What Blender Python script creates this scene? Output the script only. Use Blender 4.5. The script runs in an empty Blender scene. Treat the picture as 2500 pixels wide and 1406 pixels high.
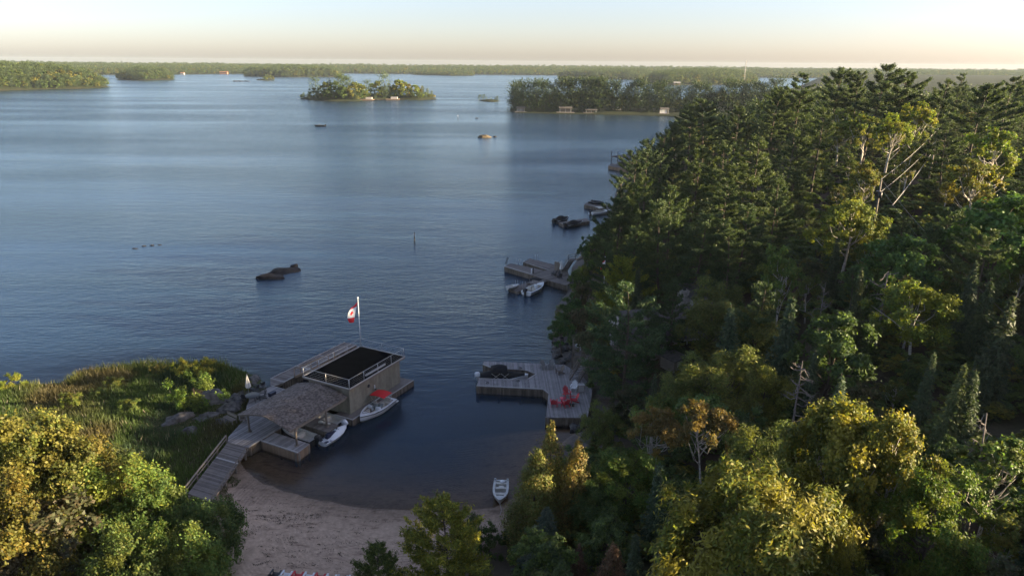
import bpy, math, random
import numpy as np
from mathutils import Vector

# ------------------------------------------------------------------ camera, sky, sun, exposure
SC = bpy.context.scene
COL = SC.collection
CAM_H, FPX = 36.0, 1720.0
PITCH = math.atan((703 - 153) / FPX)
ROLL = math.radians(0.45)
camd = bpy.data.cameras.new('camera'); cam = bpy.data.objects.new('camera', camd); COL.objects.link(cam)
camd.sensor_width = 36; camd.lens = 36 * FPX / 2500; camd.clip_start = 0.5; camd.clip_end = 60000
_F = Vector((0, math.cos(PITCH), -math.sin(PITCH))); _R = Vector((1, 0, 0)); _U = Vector((0, math.sin(PITCH), math.cos(PITCH)))
_Rc = _R * math.cos(ROLL) + _U * math.sin(ROLL); _Uc = _U * math.cos(ROLL) - _R * math.sin(ROLL)
from mathutils import Matrix
cam.matrix_world = Matrix(((_Rc.x, _Uc.x, -_F.x, 0), (_Rc.y, _Uc.y, -_F.y, 0), (_Rc.z, _Uc.z, -_F.z, CAM_H), (0, 0, 0, 1)))
SC.camera = cam

SUN_AZ, SUN_EL = math.radians(96), math.radians(12.8)      # azimuth from +Y towards +X
w = bpy.data.worlds.new('World'); SC.world = w; w.use_nodes = True
nt = w.node_tree; nt.nodes.clear()
sky = nt.nodes.new('ShaderNodeTexSky'); sky.sky_type = 'NISHITA'; sky.sun_disc = False
sky.sun_elevation = SUN_EL; sky.sun_rotation = SUN_AZ
sky.altitude = 300; sky.air_density = 0.9; sky.dust_density = 1.15; sky.ozone_density = 2.8
hsv = nt.nodes.new('ShaderNodeHueSaturation'); hsv.inputs['Saturation'].default_value = 0.8
wb = nt.nodes.new('ShaderNodeMix'); wb.data_type = 'RGBA'; wb.blend_type = 'MULTIPLY'; wb.inputs[0].default_value = 1; wb.inputs[7].default_value = (1.12, 0.95, 0.96, 1)   # white balance of the whole sky
bg = nt.nodes.new('ShaderNodeBackground'); bg.inputs['Strength'].default_value = 0.05
wo = nt.nodes.new('ShaderNodeOutputWorld')
nt.links.new(sky.outputs[0], wb.inputs[6]); nt.links.new(wb.outputs[2], hsv.inputs['Color']); nt.links.new(hsv.outputs[0], bg.inputs[0]); nt.links.new(bg.outputs[0], wo.inputs[0])
sd = bpy.data.lights.new('sun', 'SUN'); sun = bpy.data.objects.new('sun', sd); COL.objects.link(sun)
sd.energy = 4.3; sd.angle = math.radians(0.6); sd.color = (1.0, 0.80, 0.50)
_S = Vector((math.sin(SUN_AZ) * math.cos(SUN_EL), math.cos(SUN_AZ) * math.cos(SUN_EL), math.sin(SUN_EL)))
sun.rotation_euler = _S.to_track_quat('Z', 'Y').to_euler()
SC.view_settings.view_transform = 'Standard'; SC.view_settings.look = 'None'
SC.view_settings.exposure = 2.55; SC.view_settings.gamma = 1.0; SC.view_settings.use_curve_mapping = False
SC.render.engine = 'CYCLES'; SC.cycles.use_denoising = True; SC.cycles.denoising_prefilter = 'ACCURATE'
SC.cycles.max_bounces = 8; SC.cycles.diffuse_bounces = 4; SC.cycles.glossy_bounces = 3; SC.cycles.transmission_bounces = 5
SC.cycles.transparent_max_bounces = 6; SC.cycles.volume_bounces = 0
SC.cycles.caustics_reflective = False; SC.cycles.caustics_refractive = False

# ------------------------------------------------------------------ survey helpers
NF, NRc, NUc = np.array(_F), np.array(_Rc), np.array(_Uc)
def ray(u, v):
    return NF * FPX + NRc * (u - 1250) - NUc * (v - 703)
def G(u, v, z=0.0):
    """ground point at level z seen in the photograph at (u, v)"""
    d = ray(u, v); t = (z - CAM_H) / d[2]
    return np.array([d[0] * t, d[1] * t, z])
def G2(pts, z=0.0):
    return [tuple(G(u, v, z)[:2]) for u, v in pts]
def PROJ(p):
    d = np.asarray(p, float) - np.array([0, 0, CAM_H])
    wv = d @ NF
    return 1250 + FPX * (d @ NRc) / wv, 703 - FPX * (d @ NUc) / wv, wv
rng = np.random.default_rng(7)
random.seed(7)

# ------------------------------------------------------------------ materials
def mat(name):
    m = bpy.data.materials.new(name); m.use_nodes = True; t = m.node_tree
    return m, t, t.nodes['Principled BSDF']
def N(t, typ, **kw):
    n = t.nodes.new(typ)
    for k, v in kw.items():
        if hasattr(n, k): setattr(n, k, v)
        else: n.inputs[k.replace('_', ' ')].default_value = v
    return n
def ramp(t, fac, stops):
    r = t.nodes.new('ShaderNodeValToRGB'); t.links.new(fac, r.inputs[0])
    e = r.color_ramp.elements
    while len(e) < len(stops): e.new(0.5)
    for el, (p, c) in zip(e, stops):
        el.position = p; el.color = (*c, 1) if len(c) == 3 else c
    return r.outputs[0]
def simple(name, col, rough=0.6, var=0.25, scale=6.0, metal=0.0, bump=0.0, objcol=False, spec=0.5):
    m, t, b = mat(name); L = t.links
    tc = N(t, 'ShaderNodeTexCoord')
    nz = N(t, 'ShaderNodeTexNoise'); nz.inputs['Scale'].default_value = scale; nz.inputs['Detail'].default_value = 5
    L.new(tc.outputs['Object'], nz.inputs['Vector'])
    lo = tuple(c * (1 - var) for c in col); hi = tuple(min(1, c * (1 + var)) for c in col)
    c = ramp(t, nz.outputs[0], [(0.3, lo), (0.7, hi)])
    if objcol:
        oi = N(t, 'ShaderNodeObjectInfo'); mx = N(t, 'ShaderNodeMix', data_type='RGBA', blend_type='MULTIPLY'); mx.inputs[0].default_value = 1
        L.new(c, mx.inputs[6]); L.new(oi.outputs['Color'], mx.inputs[7]); c = mx.outputs[2]
    L.new(c, b.inputs['Base Color'])
    b.inputs['Roughness'].default_value = rough; b.inputs['Metallic'].default_value = metal
    b.inputs['Specular IOR Level'].default_value = spec
    if bump:
        bp = N(t, 'ShaderNodeBump'); bp.inputs['Strength'].default_value = bump; bp.inputs['Distance'].default_value = 0.05
        L.new(nz.outputs[0], bp.inputs['Height']); L.new(bp.outputs[0], b.inputs['Normal'])
    return m
def wood(name, lo, hi, rough=0.8):
    """weathered boards: shade per board from the 'rnd' face attribute plus stretched grain"""
    m, t, b = mat(name); L = t.links
    at = N(t, 'ShaderNodeAttribute', attribute_name='rnd')
    tc = N(t, 'ShaderNodeTexCoord')
    nz = N(t, 'ShaderNodeTexNoise'); nz.inputs['Scale'].default_value = 1.3; nz.inputs['Detail'].default_value = 8; nz.inputs['Roughness'].default_value = 0.7
    L.new(tc.outputs['Object'], nz.inputs['Vector'])
    a = N(t, 'ShaderNodeMath', operation='MULTIPLY_ADD'); a.inputs[1].default_value = 0.36
    L.new(at.outputs['Fac'], a.inputs[0])
    s = N(t, 'ShaderNodeMath', operation='MULTIPLY'); s.inputs[1].default_value = 0.6
    L.new(nz.outputs[0], s.inputs[0]); L.new(s.outputs[0], a.inputs[2])
    L.new(ramp(t, a.outputs[0], [(0.2, lo), (0.78, hi)]), b.inputs['Base Color'])
    b.inputs['Roughness'].default_value = rough; b.inputs['Specular IOR Level'].default_value = 0.25
    return m
def foliage_mat(name, transl=0.35):
    m, t, b = mat(name); L = t.links
    at = N(t, 'ShaderNodeAttribute', attribute_name='lc')
    oi = N(t, 'ShaderNodeObjectInfo')
    mx = N(t, 'ShaderNodeMix', data_type='RGBA', blend_type='MULTIPLY'); mx.inputs[0].default_value = 1
    L.new(at.outputs['Color'], mx.inputs[6]); L.new(oi.outputs['Color'], mx.inputs[7])
    L.new(mx.outputs[2], b.inputs['Base Color'])
    b.inputs['Roughness'].default_value = 0.55; b.inputs['Specular IOR Level'].default_value = 0.25
    tr = N(t, 'ShaderNodeBsdfTranslucent')
    g = N(t, 'ShaderNodeMix', data_type='RGBA', blend_type='MULTIPLY'); g.inputs[0].default_value = 1
    g.inputs[7].default_value = (1.25, 1.25, 0.6, 1)
    L.new(mx.outputs[2], g.inputs[6]); L.new(g.outputs[2], tr.inputs[0])
    ms = N(t, 'ShaderNodeMixShader'); ms.inputs[0].default_value = transl
    L.new(b.outputs[0], ms.inputs[1]); L.new(tr.outputs[0], ms.inputs[2])
    L.new(ms.outputs[0], t.nodes['Material Output'].inputs[0])
    return m
M = {}
M['leaf'] = foliage_mat('leaf', 0.42)
M['needle'] = foliage_mat('needle', 0.32)
M['bark'] = simple('bark', (0.075, 0.055, 0.042), 0.9, 0.4, 5, bump=0.6)
M['birch_bark'] = simple('birch_bark', (0.42, 0.38, 0.33), 0.8, 0.45, 4, bump=0.3)
M['dead_wood'] = simple('dead_wood', (0.17, 0.145, 0.13), 0.9, 0.3, 6)
M['plank'] = wood('weathered_plank', (0.135, 0.125, 0.125), (0.40, 0.37, 0.365))
M['plank_old'] = wood('old_plank', (0.085, 0.072, 0.066), (0.27, 0.235, 0.215))
M['skirt'] = wood('skirt_board', (0.07, 0.055, 0.042), (0.25, 0.20, 0.155))
M['rim'] = wood('edge_board', (0.30, 0.28, 0.27), (0.52, 0.49, 0.47))
M['shingle'] = wood('cedar_shingle', (0.05, 0.040, 0.035), (0.27, 0.225, 0.20), 0.9)
M['timber'] = wood('timber', (0.13, 0.105, 0.085), (0.30, 0.25, 0.21))
M['new_timber'] = wood('tan_timber', (0.22, 0.15, 0.10), (0.36, 0.25, 0.17))
M['stucco'] = simple('stucco', (0.25, 0.225, 0.175), 0.9, 0.12, 2.5, bump=0.3)
def streaks(m):
    t = m.node_tree; L = t.links; b = t.nodes['Principled BSDF']; src = b.inputs['Base Color'].links[0].from_socket
    tc = N(t, 'ShaderNodeTexCoord'); mp = N(t, 'ShaderNodeMapping'); mp.inputs['Scale'].default_value = (.9, .9, .22); L.new(tc.outputs['Object'], mp.inputs[0])
    n = N(t, 'ShaderNodeTexNoise'); n.inputs['Scale'].default_value = 1.6; n.inputs['Detail'].default_value = 7; L.new(mp.outputs[0], n.inputs['Vector'])
    mx = N(t, 'ShaderNodeMix', data_type='RGBA', blend_type='MULTIPLY'); mx.inputs[0].default_value = 1; L.new(src, mx.inputs[6]); L.new(ramp(t, n.outputs[0], [(.36, (.78, .76, .74)), (.6, (1.03, 1.03, 1.03))]), mx.inputs[7]); L.new(mx.outputs[2], b.inputs['Base Color'])
streaks(M['stucco'])
M['roof_black'] = simple('black_roof_membrane', (0.006, 0.006, 0.007), 1.0, 0.35, 1.2, spec=0.0)
M['roof_grey'] = simple('grey_shingle_roof', (0.085, 0.075, 0.072), 0.9, 0.3, 3)
M['rail'] = simple('galvanised_rail', (0.42, 0.42, 0.43), 0.45, 0.12, 5, metal=0.4)
M['white'] = simple('white_gelcoat', (0.72, 0.73, 0.75), 0.28, 0.05, 3)
M['offwhite'] = simple('ivory_vinyl', (0.55, 0.52, 0.46), 0.5, 0.12, 5)
M['black'] = simple('black_canvas', (0.010, 0.011, 0.014), 0.8, 0.4, 4, bump=0.4, spec=0.2)
M['dark'] = simple('dark_plastic', (0.02, 0.02, 0.024), 0.5, 0.3, 5)
M['navy'] = simple('navy_vinyl', (0.012, 0.018, 0.05), 0.5, 0.2, 5)
M['red'] = simple('red_canvas', (0.62, 0.012, 0.02), 0.7, 0.1, 4, bump=0.2)
M['flagred'] = simple('flag_red', (0.72, 0.02, 0.03), 0.7, 0.08, 4)
M['flagwhite'] = simple('flag_white', (0.78, 0.78, 0.80), 0.7, 0.04, 4)
M['paint'] = simple('painted_furniture', (0.9, 0.9, 0.9), 0.5, 0.12, 8, objcol=True)
M['alu'] = simple('aluminium', (0.48, 0.47, 0.45), 0.4, 0.15, 4, metal=0.35)
M['rock'] = simple('granite', (0.105, 0.098, 0.094), 0.95, 0.6, 1.9, bump=1.0, spec=.2)
M['rock_dark'] = simple('wet_granite', (0.026, 0.022, 0.021), 0.8, 0.6, 1.5, bump=1.0, spec=.2)
M['rock_warm'] = simple('lichen_granite', (0.11, 0.085, 0.055), 0.95, 0.5, 1.2, bump=1.0, spec=.2)
M['stone'] = simple('chimney_stone', (0.30, 0.27, 0.24), 0.9, 0.4, 3, bump=0.6)
M['wire'] = simple('wire', (0.35, 0.33, 0.30), 0.5, 0.1, 4)
M['pole'] = simple('pole_wood', (0.23, 0.19, 0.155), 0.9, 0.3, 6)
M['house_wall'] = simple('house_wall', (0.36, 0.34, 0.32), 0.8, 0.1, 4)
M['orange_roof'] = simple('terracotta_wall', (0.30, 0.13, 0.07), 0.8, 0.2, 4)
def glass_mat():
    m, t, b = mat('tinted_glass'); b.inputs['Base Color'].default_value = (0.10, 0.15, 0.16, 1)
    b.inputs['Roughness'].default_value = 0.05; b.inputs['Alpha'].default_value = 0.55
    return m
M['glass'] = glass_mat()
def mesh_net_mat():
    m, t, b = mat('rail_mesh'); b.inputs['Base Color'].default_value = (0.25, 0.26, 0.28, 1); b.inputs['Alpha'].default_value = 0.22
    return m
M['net'] = mesh_net_mat()

# ------------------------------------------------------------------ object helpers
def tag(o, label=None, cat=None, group=None, kind=None):
    if label: o['label'] = label
    if cat: o['category'] = cat
    if group: o['group'] = group
    if kind: o['kind'] = kind
    return o
def empty(name, loc=(0, 0, 0), rz=0.0, label=None, cat=None, group=None):
    o = bpy.data.objects.new(name, None); COL.objects.link(o); o.empty_display_size = 0.3
    o.location = loc; o.rotation_euler = (0, 0, rz)
    return tag(o, label, cat, group)
def link_mesh(name, me, parent=None):
    o = bpy.data.objects.new(name, me); COL.objects.link(o)
    if parent is not None: o.parent = parent
    return o
def np_mesh(name, V, Fq, material, smooth=False, attrs=None):
    """fast mesh from arrays; Fq is (n,4) or (n,3)"""
    me = bpy.data.meshes.new(name); V = np.asarray(V, np.float32); Fq = np.asarray(Fq, np.int32)
    k = Fq.shape[1]; n = len(Fq)
    me.vertices.add(len(V)); me.vertices.foreach_set('co', V.ravel())
    me.loops.add(n * k); me.loops.foreach_set('vertex_index', Fq.ravel())
    me.polygons.add(n); me.polygons.foreach_set('loop_start', np.arange(0, n * k, k, dtype=np.int32))
    me.polygons.foreach_set('loop_total', np.full(n, k, np.int32))
    if smooth: me.polygons.foreach_set('use_smooth', np.ones(n, bool))
    for an, (typ, dom, arr) in (attrs or {}).items():
        a = me.attributes.new(an, typ, dom)
        a.data.foreach_set('color' if typ == 'FLOAT_COLOR' else 'value', np.asarray(arr, np.float32).ravel())
    me.materials.append(material); me.update(calc_edges=True)
    return me
def copy_tree(o, parent=None):
    c = o.copy(); COL.objects.link(c); c.parent = parent
    for ch in o.children: copy_tree(ch, c)
    return c

class MB:
    """collects small solids; build() links them as ONE mesh object"""
    def __init__(s): s.v = []; s.f = []; s.r = []; s.sm = []
    def add(s, vs, fs, smooth=False, r=None):
        b = len(s.v); s.v += [tuple(map(float, p)) for p in vs]; r = random.random() if r is None else r
        for f in fs: s.f.append([i + b for i in f]); s.r.append(r); s.sm.append(smooth)
        return s
    def hexa(s, p, r=None):
        return s.add(p, [(3, 2, 1, 0), (4, 5, 6, 7), (0, 1, 5, 4), (1, 2, 6, 5), (2, 3, 7, 6), (3, 0, 4, 7)], r=r)
    def box(s, c, d, ang=0.0, r=None, top=1.0):
        x, y, z = c; ca, sa = math.cos(ang), math.sin(ang); pts = []
        for zz, k in ((-d[2] / 2, 1.0), (d[2] / 2, top)):
            for i, j in ((-1, -1), (1, -1), (1, 1), (-1, 1)):
                a, b = i * d[0] / 2 * k, j * d[1] / 2 * k
                pts.append((x + a * ca - b * sa, y + a * sa + b * ca, z + zz))
        return s.hexa(pts, r)
    def beam(s, p, q, w, h, r=None):
        p, q = Vector(p), Vector(q); d = (q - p).normalized()
        side = d.cross(Vector((0, 0, 1)))
        if side.length < 1e-3: side = Vector((1, 0, 0))
        side.normalize(); up = side.cross(d)
        a, b = side * w / 2, up * h / 2
        return s.hexa([p - a - b, p + a - b, p + a + b, p - a + b, q - a - b, q + a - b, q + a + b, q - a + b], r)
    def tube(s, pts, rads, n=6, cap=True, r=None):
        pts = [Vector(p) for p in pts]; vs = []; fs = []
        if not hasattr(rads, '__len__'): rads = [rads] * len(pts)
        for i, p in enumerate(pts):
            d = (pts[min(i + 1, len(pts) - 1)] - pts[max(i - 1, 0)]).normalized()
            a = d.cross(Vector((0.3, 0.2, 1)) if abs(d.z) < 0.9 else Vector((1, 0.1, 0))).normalized(); b = d.cross(a)
            for k in range(n):
                t = 2 * math.pi * k / n; vs.append(p + (a * math.cos(t) + b * math.sin(t)) * rads[i])
        for i in range(len(pts) - 1):
            for k in range(n):
                fs.append((i * n + k, i * n + (k + 1) % n, (i + 1) * n + (k + 1) % n, (i + 1) * n + k))
        if cap:
            fs.append(tuple(range(n))[::-1]); fs.append(tuple(range((len(pts) - 1) * n, len(pts) * n)))
        return s.add(vs, fs, True, r)
    def disc(s, c, rad, h, n=14, r=None):
        return s.tube([(c[0], c[1], c[2] - h / 2), (c[0], c[1], c[2] + h / 2)], rad, n, r=r)
    def grid(s, P, smooth=True, r=None):
        """P[i][j] points"""
        ni, nj = len(P), len(P[0]); vs = [p for row in P for p in row]
        fs = [(i * nj + j, i * nj + j + 1, (i + 1) * nj + j + 1, (i + 1) * nj + j) for i in range(ni - 1) for j in range(nj - 1)]
        return s.add(vs, fs, smooth, r)
    def build(s, name, material, parent=None, world=True, kind=None):
        off = Vector((0, 0, 0))
        if parent is not None and world:
            off = Vector(parent.location); q = parent.parent
            while q is not None: off += Vector(q.location); q = q.parent
        me = bpy.data.meshes.new(name)
        me.from_pydata([(x - off.x, y - off.y, z - off.z) for x, y, z in s.v], [], s.f)
        a = me.attributes.new('rnd', 'FLOAT', 'FACE'); a.data.foreach_set('value', s.r)
        me.polygons.foreach_set('use_smooth', s.sm)
        me.materials.append(material); me.update()
        o = link_mesh(name, me, parent)
        if kind: o['kind'] = kind
        return o

# ------------------------------------------------------------------ the boathouse frame
BH0 = np.array([-16.65, 65.9]); BE1 = np.array([0.46, 0.888]) / np.hypot(0.46, 0.888); BE2 = np.array([-BE1[1], BE1[0]])
BANG = math.atan2(BE1[1], BE1[0])
def BL(a, b, z=None):
    p = BH0 + BE1 * a + BE2 * b
    return (p[0], p[1]) if z is None else (p[0], p[1], z)

# ------------------------------------------------------------------ terrain
MAIN = ([(-400, 66), (-160, 70)] + G2([(0, 937), (150, 934), (190, 905), (330, 888), (540, 887), (600, 905), (640, 922)])
        + [BL(0.2, 11.5), BL(-3.2, 9.0), BL(-7, 6.8), BL(-9.3, 6.0)]
        + G2([(598, 1140), (640, 1176), (720, 1203), (800, 1222), (900, 1238), (1000, 1245), (1100, 1245), (1200, 1238), (1262, 1212), (1330, 1130), (1388, 1066), (1440, 1045)])
        + [(8.6, 67.5), (8.9, 74), (7.2, 79.5)]
        + G2([(1366, 868), (1354, 838), (1354, 800), (1362, 750), (1390, 715), (1395, 690), (1400, 655), (1430, 612), (1465, 562), (1495, 520),
              (1503, 480), (1516, 440), (1536, 420), (1576, 395), (1616, 352), (1650, 315), (1672, 296), (1640, 285), (1560, 282), (1450, 280),
              (1350, 278), (1262, 276), (1245, 271), (1250, 265), (1300, 259), (1400, 254), (1600, 248), (1800, 238), (1930, 222), (1965, 205), (1995, 192)])
        + [(3500, 2100), (3500, -200), (-400, -200)])
def isl(px): return G2(px)
ISL = {  # polygon, ground height, run
    'island': (isl([(730, 242), (765, 246), (810, 248), (870, 248), (900, 245), (960, 244), (1020, 245), (1066, 243), (1060, 239), (980, 235), (860, 234), (760, 236)]), 5, 25),
    'islet': (isl([(1170, 246), (1182, 249), (1205, 250), (1220, 247), (1208, 244), (1180, 244)]), 1.2, 8),
    'west': (isl([(-500, 230), (-100, 224), (0, 222), (100, 219), (200, 217), (266, 213), (262, 209), (150, 203), (0, 198), (-500, 190)]), 14, 60),
    'isl4': (isl([(285, 195), (350, 197), (425, 195), (420, 191), (355, 190), (290, 191)]), 5, 30),
    'isl5': (isl([(596, 187), (700, 188.5), (832, 188), (832, 184), (700, 182), (600, 183)]), 7, 40),
    'isl6': (isl([(624, 196.5), (645, 197.5), (668, 196.5), (668, 194.5), (626, 194)]), 3, 20),
    'isl7': (isl([(1000, 183), (1100, 185.5), (1158, 185.5), (1158, 183), (1060, 181)]), 2, 40),
    'isl8': (isl([(1360, 191), (1450, 193.5), (1560, 194.5), (1620, 191), (1500, 187), (1368, 188)]), 5, 40),
    'isl9': (isl([(1566, 205), (1640, 208), (1780, 207), (1850, 203), (1840, 196), (1700, 194), (1585, 197)]), 9, 60),
    'far': (G2([(-700, 182), (0, 183), (260, 183), (440, 182), (570, 181), (850, 180), (960, 181), (1250, 183.5), (1400, 185), (1600, 187), (1830, 189), (1900, 191), (2300, 191)]) + [(4000, 1800), (9000, 2500), (9000, 11000), (-9000, 11000), (-9000, 2300)], 9, 220),
}
def sdf(poly, X, Y):
    """signed distance, positive inside"""
    P = np.asarray(poly, float); Q = np.roll(P, -1, 0)
    best = np.full(X.shape, 1e18); ins = np.zeros(X.shape, bool)
    for (x0, y0), (x1, y1) in zip(P, Q):
        dx, dy = x1 - x0, y1 - y0; L2 = dx * dx + dy * dy + 1e-12
        t = np.clip(((X - x0) * dx + (Y - y0) * dy) / L2, 0, 1)
        best = np.minimum(best, (X - x0 - t * dx) ** 2 + (Y - y0 - t * dy) ** 2)
        c = (y0 > Y) != (y1 > Y)
        with np.errstate(divide='ignore', invalid='ignore'):
            ins ^= c & (X < (x1 - x0) * (Y - y0) / (y1 - y0 if y1 != y0 else 1e-12) + x0)
    d = np.sqrt(best)
    return np.where(ins, d, -d)
def sst(a, b, x):
    t = np.clip((x - a) / (b - a), 0, 1); return t * t * (3 - 2 * t)
def vnoise(X, Y, s, seed=0):
    """cheap smooth value noise"""
    x, y = X / s, Y / s; xi, yi = np.floor(x).astype(np.int64), np.floor(y).astype(np.int64); fx, fy = x - xi, y - yi
    fx, fy = fx * fx * (3 - 2 * fx), fy * fy * (3 - 2 * fy)
    def h(a, b):
        n = (a * 374761393 + b * 668265263 + seed * 69069) & 0x7fffffff
        n = ((n ^ (n >> 13)) * 1274126177) & 0x7fffffff
        return ((n ^ (n >> 16)) & 0xffff) / 65535.0
    return (h(xi, yi) * (1 - fx) + h(xi + 1, yi) * fx) * (1 - fy) + (h(xi, yi + 1) * (1 - fx) + h(xi + 1, yi + 1) * fx) * fy
def main_height(X, Y, d):
    wr = sst(0.0, 26.0, X - 0.0 * Y) * 1.0
    wr = np.maximum(wr, sst(78, 95, Y))
    amp = 17.5 - 13.0 * sst(360, 470, Y) * (1 - sst(160, 280, X)) - 4.0 * sst(300, 700, Y)
    hill = 0.25 + amp * (1 - np.exp(-np.maximum(d, 0) / 42.0)) + 1.2 * (vnoise(X, Y, 14, 3) - 0.5) * sst(2, 12, d)
    flat = np.where(d < 14, 0.075 * d, 1.05 + 0.02 * (d - 14)) + 0.15 * (vnoise(X, Y, 3, 5) - 0.5) * sst(1, 5, d)
    flat = flat + 1.2 * sst(4, 14, d) * sst(-24, -30, X) * sst(58, 40, Y)
    out = flat * (1 - wr) + hill * wr
    bed = 0.16 * d * (1 - wr) + 0.55 * d * wr
    bed = np.maximum(bed, -14) 
    return np.where(d > 0, out, np.maximum(bed, -14) + 0.25 * wr * np.exp(np.minimum(d, 0)))
def height(X, Y):
    X = np.asarray(X, float); Y = np.asarray(Y, float); sh = X.shape; X = X.ravel(); Y = Y.ravel()
    d = sdf(MAIN, X, Y); H = main_height(X, Y, d)
    for k, (poly, hh, run) in ISL.items():
        P = np.asarray(poly); lo = P.min(0) - 60; hi = P.max(0) + 60
        m = (X > lo[0]) & (X < hi[0]) & (Y > lo[1]) & (Y < hi[1])
        if not m.any(): continue
        x, y = X[m], Y[m]; dd = sdf(poly, x, y)
        amp = hh * (0.7 + 0.6 * vnoise(x, y, 160 if k == 'far' else 45, 9))
        if k == 'far':
            amp = amp + 5 * vnoise(x, y, 900, 4) * sst(2600, 4200, y) 
        h = np.where(dd > 0, 0.3 + amp * (1 - np.exp(-dd / run)), 0.4 * dd)
        H[m] = np.maximum(H[m], h)
    return H.reshape(sh)
def hz(x, y): return float(height(np.array([x]), np.array([y]))[0])

def axis(lo, hi, c0, c1, step, g):
    a = [c0]
    while a[-1] < c1: a.append(a[-1] + step)
    r = list(a); s = step; x = a[-1]
    while x < hi: s *= 1 + g; x += s; r.append(x)
    l = []; s = step; x = c0
    while x > lo: s *= 1 + g; x -= s; l.append(x)
    return np.array(l[::-1] + r)
ax = axis(-5200, 5200, -62, 62, 1.1, 0.020); ay = axis(-190, 5200, 30, 132, 1.1, 0.0125)
GX, GY = np.meshgrid(ax, ay, indexing='xy'); GH = height(GX, GY)
nx, ny = len(ax), len(ay)
II = np.arange(nx * ny).reshape(ny, nx)
QD = np.stack([II[:-1, :-1], II[:-1, 1:], II[1:, 1:], II[1:, :-1]], -1).reshape(-1, 4)

SAND = G2([(585, 1120), (640, 1170), (800, 1215), (1000, 1240), (1240, 1236), (1260, 1260), (1180, 1330), (1120, 1420), (1100, 1600), (560, 1600), (545, 1450), (575, 1330), (545, 1240), (525, 1222)])
def ground_colors(X, Y, H):
    x, y, h = X.ravel(), Y.ravel(), H.ravel()
    n1, n2, n3 = vnoise(x, y, 6, 1), vnoise(x, y, 2.2, 2), vnoise(x, y, 15, 8)
    c = np.empty((len(x), 4)); c[:, 3] = 0
    soil = np.array([0.095, 0.060, 0.048]); moss = np.array([0.055, 0.065, 0.030])
    c[:, :3] = soil + (moss - soil) * (n1 * 0.9)[:, None]
    near = (np.abs(x) < 120) & (y < 180)
    fg = sst(250, 420, y); c[:, :3] += (np.array([0.030, 0.036, 0.018]) - c[:, :3]) * fg[:, None]
    # meadow on the west side
    mw = sst(-14, -24, x) * sst(90, 84, y)
    mead = np.array([0.05, 0.07, 0.022]) + (np.array([0.07, 0.06, 0.03]) - np.array([0.05, 0.07, 0.022])) * n3[:, None]
    c[:, :3] += (mead - c[:, :3]) * mw[:, None]
    # bare granite along the steep shore
    rk = sst(2.6, 0.6, h) * sst(-2, 6, x + 0 * y) * (n2 > 0.35) * (1 - fg)
    c[:, :3] += (np.array([0.13, 0.115, 0.105]) - c[:, :3]) * rk[:, None]
    # sand of the beach and of the bay floor
    sd_ = np.zeros(len(x)); sd_[near] = sst(-1.2, 1.0, sdf(SAND, x[near], y[near]) + (n2[near] - 0.5) * 1.6)
    bay = near & (h < 0.05) & (y < 66)
    sd_[bay] = np.maximum(sd_[bay], sst(-3.2, -0.2, h[bay]) * sst(13, 3, x[bay]))
    sand = np.array([0.48, 0.345, 0.255])
    c[:, :3] += (sand - c[:, :3]) * sd_[:, None]
    c[:, 3] = sd_
    wet = sst(0.30, 0.04, h + (n2 - .5) * .12) * sst(-.4, 0.0, h) * sd_; c[:, :3] *= (1 - .45 * wet)[:, None]
    deep = (h < -0.1) & (sd_ < 0.05)
    c[deep, :3] = [0.05, 0.04, 0.028]
    return c
GC = ground_colors(GX, GY, GH)
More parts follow.
